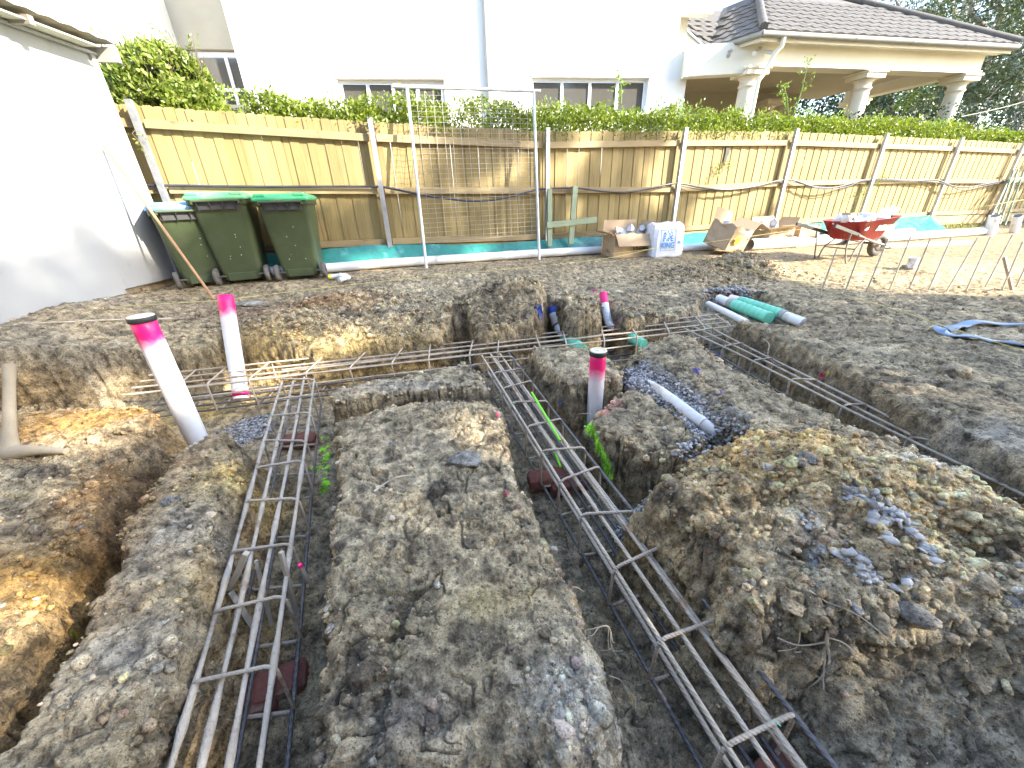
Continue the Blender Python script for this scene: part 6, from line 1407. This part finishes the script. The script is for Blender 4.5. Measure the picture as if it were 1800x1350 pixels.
b2 = gp(1268, 441, 1.0); carton(b2 + np.array([0, 0, .08]), .52, .42, .36, FANG + .25, 'tipped open carton full of white pipe ends with a yellow label', (.22, .22), (None, 15, None, 40), 'Vinidex', (.10, .05), .07, seed=4, yellow=True)
for i, (dx, dy, dz, dr) in enumerate(((-.02, .0, .33, (.1, -.1, 1)), (.14, .0, .26, (.5, -.9, .45)), (.05, .02, .27, (-.3, -.6, .6)), (.24, .02, .22, (.6, -.8, .3)))): tube_at(b2 + np.array([dx, dy, dz]), .05, .17, dr, 'short white pipe end in the tipped carton, ' + ('upright one', 'open end facing the camera', 'half hidden one', 'nearest the carton rim')[i])
b3 = gp(1352, 429, .72); carton(b3, .55, .40, .32, FANG - .02, 'torn open cardboard carton in the middle of the row', (0, 0), (70, 15, 60, 30), 'Vinidex', (.14, .20), .085, seed=5)
for i, (dx, dz) in enumerate(((-.10, .30), (.05, .32))): fitting_at(b3 + np.array([dx, .05, dz]), .06, .9 * i, .3 - .5 * i, 'white fitting on top of the torn middle carton, ' + ('left one', 'right one')[i], 95)
b4 = gp(1398, 427, .76); carton(b4, .46, .42, .34, FANG - .02, 'closed looking cardboard carton next to the wheelbarrow handles', (0, 0), (-88, -80, None, None), 'Vinidex', (.06, .17), .085, seed=6)

# wheelbarrow
wb = on_ground(1490, 450, .2); BY = FANG - .02
BSC = .88
barrow = thing('wheelbarrow', 'red wheelbarrow heaped with white rubbish in front of the teal sheet', 'wheelbarrow', wb, BY)
barrow.scale = (BSC, BSC, BSC)
def tray_ring(x0, x1, w0, w1, z0, z1, n=5):
    pts = []
    for cx, cy, sx, sy in ((x1, w1, 1, 1), (x0, w0, -1, 1), (x0, -w0, -1, -1), (x1, -w1, 1, -1)): pts.append((cx, cy, z1 if cx == x1 else z0))
    out = []; 
    for i in range(4):
        a = Vector(pts[i]); b = Vector(pts[(i + 1) % 4])
        for q in np.linspace(.12, .88, n): out.append(tuple(a + (b - a) * q))
    return out
rg = [tray_ring(-.28, .22, .20, .18, .33, .31), tray_ring(-.34, .30, .24, .22, .36, .35), tray_ring(-.50, .56, .33, .30, .62, .67), tray_ring(-.52, .585, .345, .315, .622, .672)]
mb = MB(); n = len(rg[0]); V = [q for r_ in rg for q in r_]; Fs = [tuple(range(n - 1, -1, -1))]
for i in range(3):
    for j in range(n): k_ = (j + 1) % n; Fs.append((i * n + j, i * n + k_, (i + 1) * n + k_, (i + 1) * n + j))
tr = mb.add(V, Fs, True).build('tray', 'red', barrow, False); so_ = tr.modifiers.new('thick', 'SOLIDIFY'); so_.thickness = .006
for sy in (-1, 1):
    HP = [Vector((.66, sy * .07, .20)), Vector((.2, sy * .17, .285)), Vector((-.35, sy * .26, .42)), Vector((-1.02, sy * .31, .60))]
    MB().tube(HP[:3], .019, 10).build('frame_rail', 'steel_dirty', barrow, False); bar_between(MB(), HP[2] + Vector((.25, -sy * .04, -.05)), HP[3], .035, .045).build('handle', 'blackp', barrow, False)
    lg = smooth_path([(-.10, sy * .22, .34), (-.30, sy * .25, .20), (-.36, sy * .26, .02), (-.44, sy * .26, .012), (-.52, sy * .25, .25), (-.56, sy * .28, .46)], 4); MB().tube(lg, .012, 8).build('leg', 'steel_dirty', barrow, False)
    MB().tube([(.20, sy * .17, .30), (.45, sy * .12, .60)], .012, 8).build('tray_brace', 'steel_dirty', barrow, False)
MB().tube([(-.30, -.25, .20), (-.30, .25, .20)], .010, 8).build('leg_brace', 'steel_dirty', barrow, False)
wl = MB().lathe([(.10, -.02), (.12, -.045), (.16, -.048), (.19, -.03), (.198, 0), (.19, .03), (.16, .048), (.12, .045), (.10, .02)], (.62, 0, .198), 26, rx(math.pi / 2)).build('wheel', 'tyre', barrow, False)
MB().lathe([(0, -.03), (.03, -.03), (.04, -.012), (.11, -.018), (.11, .018), (.04, .012), (.03, .03), (0, .03)], (.62, 0, .198), 20, rx(math.pi / 2)).build('rim', 'steel_dirty', wl, False)
MB().tube(smooth_path([(.66, -.10, .20), (.84, -.10, .14), (.88, 0, .12), (.84, .10, .14), (.66, .10, .20)], 4), .011, 8).build('nose_guard', 'steel_dirty', barrow, False)
Mt = Matrix.Translation((.16, -.272, .50)) @ Matrix.Rotation(.015, 4, 'Z') @ Matrix.Rotation(rad(106), 4, 'X'); text(barrow, 'SHERLOCK', .118, 'ink_white', Mt @ Matrix.Translation((.03, .015, .018)), shear=.2, bold=.005, sx=.74)
em = MB(); em.prism([(-.03, -.02, 0), (.0, .03, 0), (.02, .01, 0), (.04, .04, 0), (.05, -.01, 0), (.02, -.03, 0)], (0, 0, .002)); fm = em.mesh('emblem', 'ink_white'); fm.transform(Mt @ Matrix.Translation((-.43, .02, .012))); link('emblem', fm, barrow)
R_ = random.Random(5); rubb = ['crumpled white wrapper in the wheelbarrow, nearest the handles', 'white carton lid in the wheelbarrow beside the handles end', 'grey white packet in the middle of the wheelbarrow load', 'pale box corner on top of the wheelbarrow load', 'white packet right of the middle in the wheelbarrow', 'bluish white sheet in the wheelbarrow front half', 'white block near the front of the wheelbarrow', 'flat pale packet under the others in the wheelbarrow']
Mz = np.array(rotz(BY))
for i in range(8):
    x = -.38 + i * .105; p = wb + BSC * Mz @ np.array([x, R_.uniform(-.13, .10), .62 + R_.uniform(-.03, .05)]); t = thing('rubbish_packet', rubb[i], 'packet', p, rot=(R_.uniform(-.5, .5), R_.uniform(-.5, .5), R_.random() * 3), group='load of the wheelbarrow')
    MB().box((0, 0, 0), (R_.uniform(.16, .26), R_.uniform(.12, .2), R_.uniform(.05, .10)), bev=.012, taper=1).build('packet_body', 'bagwhite' if i % 2 else 'pvc_dirty', t, False)
p = wb + BSC * Mz @ np.array([.50, -.02, .70]); t = thing('white_bag', 'white printed bag hanging over the wheelbarrow front', 'bag', p, rot=(0, -.45, BY)); MB().box((0, 0, 0), (.34, .20, .06), bev=.025).build('bag_body', 'bagwhite', t, False); MB().box((.02, -.101, .0), (.07, .004, .03)).build('print_mark', 'ink_blue', t, False)
p = wb + BSC * Mz @ np.array([-.47, -.08, .68]); t = thing('clear_cup', 'clear plastic jar at the handle end of the wheelbarrow', 'jar', p); MB().lathe([(.0, -.06), (.055, -.06), (.07, .06), (.066, .06), (.05, -.05), (0, -.05)], p, 16).build('jar_body', 'bagwhite', t); MB().lathe([(.071, .045), (.075, .05), (.075, .065), (.06, .066)], p, 16).build('rim', 'card', t)
# odds and ends
p = on_ground(1603, 467, .2); t = thing('tin_can', 'silver tin standing on the sunlit ground beyond the steel rods', 'can', p); MB().lathe([(0, 0), (.055, 0), (.058, .004), (.055, .01), (.055, .12), (.058, .125), (.058, .13), (.05, .13), (.05, .122), (0, .122)], p, 20).build('can_body', 'galvw', t); MB().tube(smooth_path([p + np.array([-.058, 0, .11]), p + np.array([-.065, -.04, .07]), p + np.array([0, -.075, .04]), p + np.array([.065, -.04, .07]), p + np.array([.058, 0, .11])], 4), .003, 5).build('wire_handle', 'steel_dirty', t)
for i, (px, a, l) in enumerate((((593, 486), .3, 'yellow capped white tube on the ground beside the third bin'), ((612, 486), 2.2, 'white pipe tee lying by the yellow capped tube'), ((604, 491), 1.2, 'small white fitting in front of the yellow capped tube'))):
    p = on_ground(px[0], px[1], .4) + np.array([0, 0, .03]); t = thing('plastic_fitting', l, 'pipe fitting', p); d_ = np.array([math.cos(a), math.sin(a), .05]); MB().tube([p - d_ * .07, p + d_ * .07], .028, 14).build('barrel', 'pvc', t)
    if i == 0: MB().tube([p - d_ * .095, p - d_ * .065], .031, 14).build('end_cap', 'label_y', t)
    elif i == 1: MB().tube([p, p + np.array([-d_[1], d_[0], .3]) * .09], .028, 14).build('branch', 'pvc', t)
    else: MB().tube([p + d_ * .05, p + d_ * .085], .034, 14).build('collar', 'pvc', t)
p = on_ground(1130, 452, .35); 

# ================================================================== TREES BEHIND AND RIGHT OF THE CAMERA THAT SHADE THE SITE
HPERP = np.array([-SUN_H[1], SUN_H[0]]); TEL = math.tan(SUN_EL)
def crown_pts(n, inside, box, dc, jit, seed):
    """points of a crown that stands dc metres towards the sun; a = across the sunlight, h = height there"""
    r = np.random.default_rng(seed); out = []; c = 0
    while c < n:
        m_ = n * 2; a = r.uniform(box[0], box[1], m_); h = r.uniform(box[2], box[3], m_); q = np.c_[a, h, np.zeros(m_)]
        wob = .20 * fbm(q, .9, 3, .6, seed); k_ = inside(a + wob, h + .20 * fbm(q + 9, .9, 3, .6, seed + 3)); a, h = a[k_], h[k_]
        d = r.normal(size=len(a)) * jit; p = SUN_H[None] * (dc + d)[:, None] + HPERP[None] * a[:, None]
        out.append(np.c_[p, h + d * TEL]); c += len(a)
    return np.vstack(out)[:n]
def ell(a, h, c, ra, rh): return ((a - c[0]) / ra) ** 2 + ((h - c[1]) / rh) ** 2 < 1
SH_POLY = np.array([(-4, 3.2), (5.2, 3.2), (5.0, 7.0), (5.6, 7.5), (6.9, 8.0), (7.7, 8.5), (8.0, 9.15), (7.3, 9.95), (6.5, 10.5), (5.7, 11.05), (4.9, 11.6), (4.1, 12.0), (3.3, 12.05), (3.0, 11.85), (2.7, 11.95), (2.45, 11.95), (2.2, 12.25), (1.95, 11.95), (1.5, 11.75), (1.2, 11.85), (.7, 11.6), (-.5, 11.0), (-4, 10.5)])
def sh_in(a, h):
    m_ = poly_sd(a, h, SH_POLY, .3) > 0
    for c, ra, rh in (((.95, 9.90), .42, .26), ((.10, 9.12), .24, .22), ((.43, 8.87), .12, .09), ((1.50, 8.77), .24, .15), ((2.2, 9.66), .52, .24), ((1.42, 10.3), .22, .2), ((4.6, 10.75), .3, .22), ((6.6, 9.2), .3, .22), ((5.6, 10.2), .3, .2), ((3.3, 8.3), .22, .14), ((2.6, 7.6), .2, .12)):
        m_ &= ~ell(a, h, c, ra, rh)
    for c, ra, rh in (((5.85, 11.55), .55, .32), ((7.3, 10.35), .55, .55), ((6.5, 11.1), .25, .2), ((8.15, 8.9), .22, .25), ((9.25, 7.75), .35, .18)):
        m_ |= ell(a, h, c, ra, rh)
    return m_
def shade_tree(label, pts, base, dc, seed, leaf=.20):
    r = np.random.default_rng(seed); t = thing('shade_tree', label, 'tree', base); c = pts.mean(0); base = np.array(base, float)
    top = np.array([c[0], c[1], c[2]]); MB().tube(smooth_path([base, base + (top - base) * .5 + r.normal(size=3) * .2, top], 5), np.linspace(.38, .16, 11), 12).build('trunk', 'bark', t)
    for i in r.choice(len(pts), 26, replace=False):
        a = base + (top - base) * r.uniform(.3, .95); e = pts[i]; LP = smooth_path([a, a + (e - a) * .5 + np.array([0, 0, .4]), e], 4); MB().tube(LP, np.linspace(.11, .02, len(LP)), 7).build('limb', 'bark', t)
    leaves('crown', pts, leaf, 'gum', t, .1, .55, seed)
pts = crown_pts(46000, sh_in, (-4, 9.6, 3.2, 13.0), 14.0, .7, 3)
bs = SUN_H * 14 + HPERP * 1.5; shade_tree('large gum tree out of frame to the right, shading the site', pts, (float(bs[0]), float(bs[1]), 0.1), 14, 4)
pts = crown_pts(1500, lambda a, h: ell(a, h, (15.2, 3.6), 1.5, 1.5), (13.2, 17, 2, 5.4), 14.0, .4, 7)
bs = SUN_H * 14 + HPERP * 15.4; shade_tree('small tree out of frame beyond the fence corner', pts, (float(bs[0]), float(bs[1]), 0.1), 14, 5)

# added house, never in view: its wall blocks low sky light from the site
own = thing('sky_blocking_house', 'added two storey brick house out of frame behind the camera, blocking low sky', 'house', (-2.5, -6.0, .1))
def blocker_wall(x0, x1, z0, z1): return MB().box(((x0 + x1) / 2, -5.15, (z0 + z1) / 2), (x1 - x0, .30, z1 - z0))
wx = [-15.0, -12.6, -10.6, -7.4, -5.4, -1.6, .6, 4.2, 6.2, 9.0]
for i in range(9): blocker_wall(wx[i], wx[i + 1], 3.0, 4.1).build('brick_wall', 'blocker_brick', own)
for i in range(9):
    if i % 2 == 0: blocker_wall(wx[i], wx[i + 1], .05, 3.0).build('brick_wall', 'blocker_brick', own); blocker_wall(wx[i], wx[i + 1], 4.1, 6.6).build('brick_wall', 'blocker_brick', own)
    else:
        for z0, z1, zz in ((.05, 1.0, 3.0), (4.1, 4.9, 6.2)):
            blocker_wall(wx[i], wx[i + 1], z0, z1).build('brick_wall', 'blocker_brick', own); w_ = MB().box(((wx[i] + wx[i + 1]) / 2, -5.18, (z1 + zz) / 2), (wx[i + 1] - wx[i] - .01, .06, zz - z1 - .01)).build('window', 'window_frame', own)
            MB().box(((wx[i] + wx[i + 1]) / 2, -5.145, (z1 + zz) / 2), (wx[i + 1] - wx[i] - .16, .02, zz - z1 - .16)).build('pane', 'glass', w_)
        blocker_wall(wx[i], wx[i + 1], 6.2, 6.6).build('brick_wall', 'blocker_brick', own)
MB().add([(-15.4, -4.6, 6.55), (9.4, -4.6, 6.55), (9.4, -9.2, 9.2), (-15.4, -9.2, 9.2)], [(0, 1, 2, 3)]).build('roof', 'tile', own)
MB().tube([(-15.4, -4.55, 6.5), (9.4, -4.55, 6.5)], .07, 8).build('gutter', 'gutter', own)
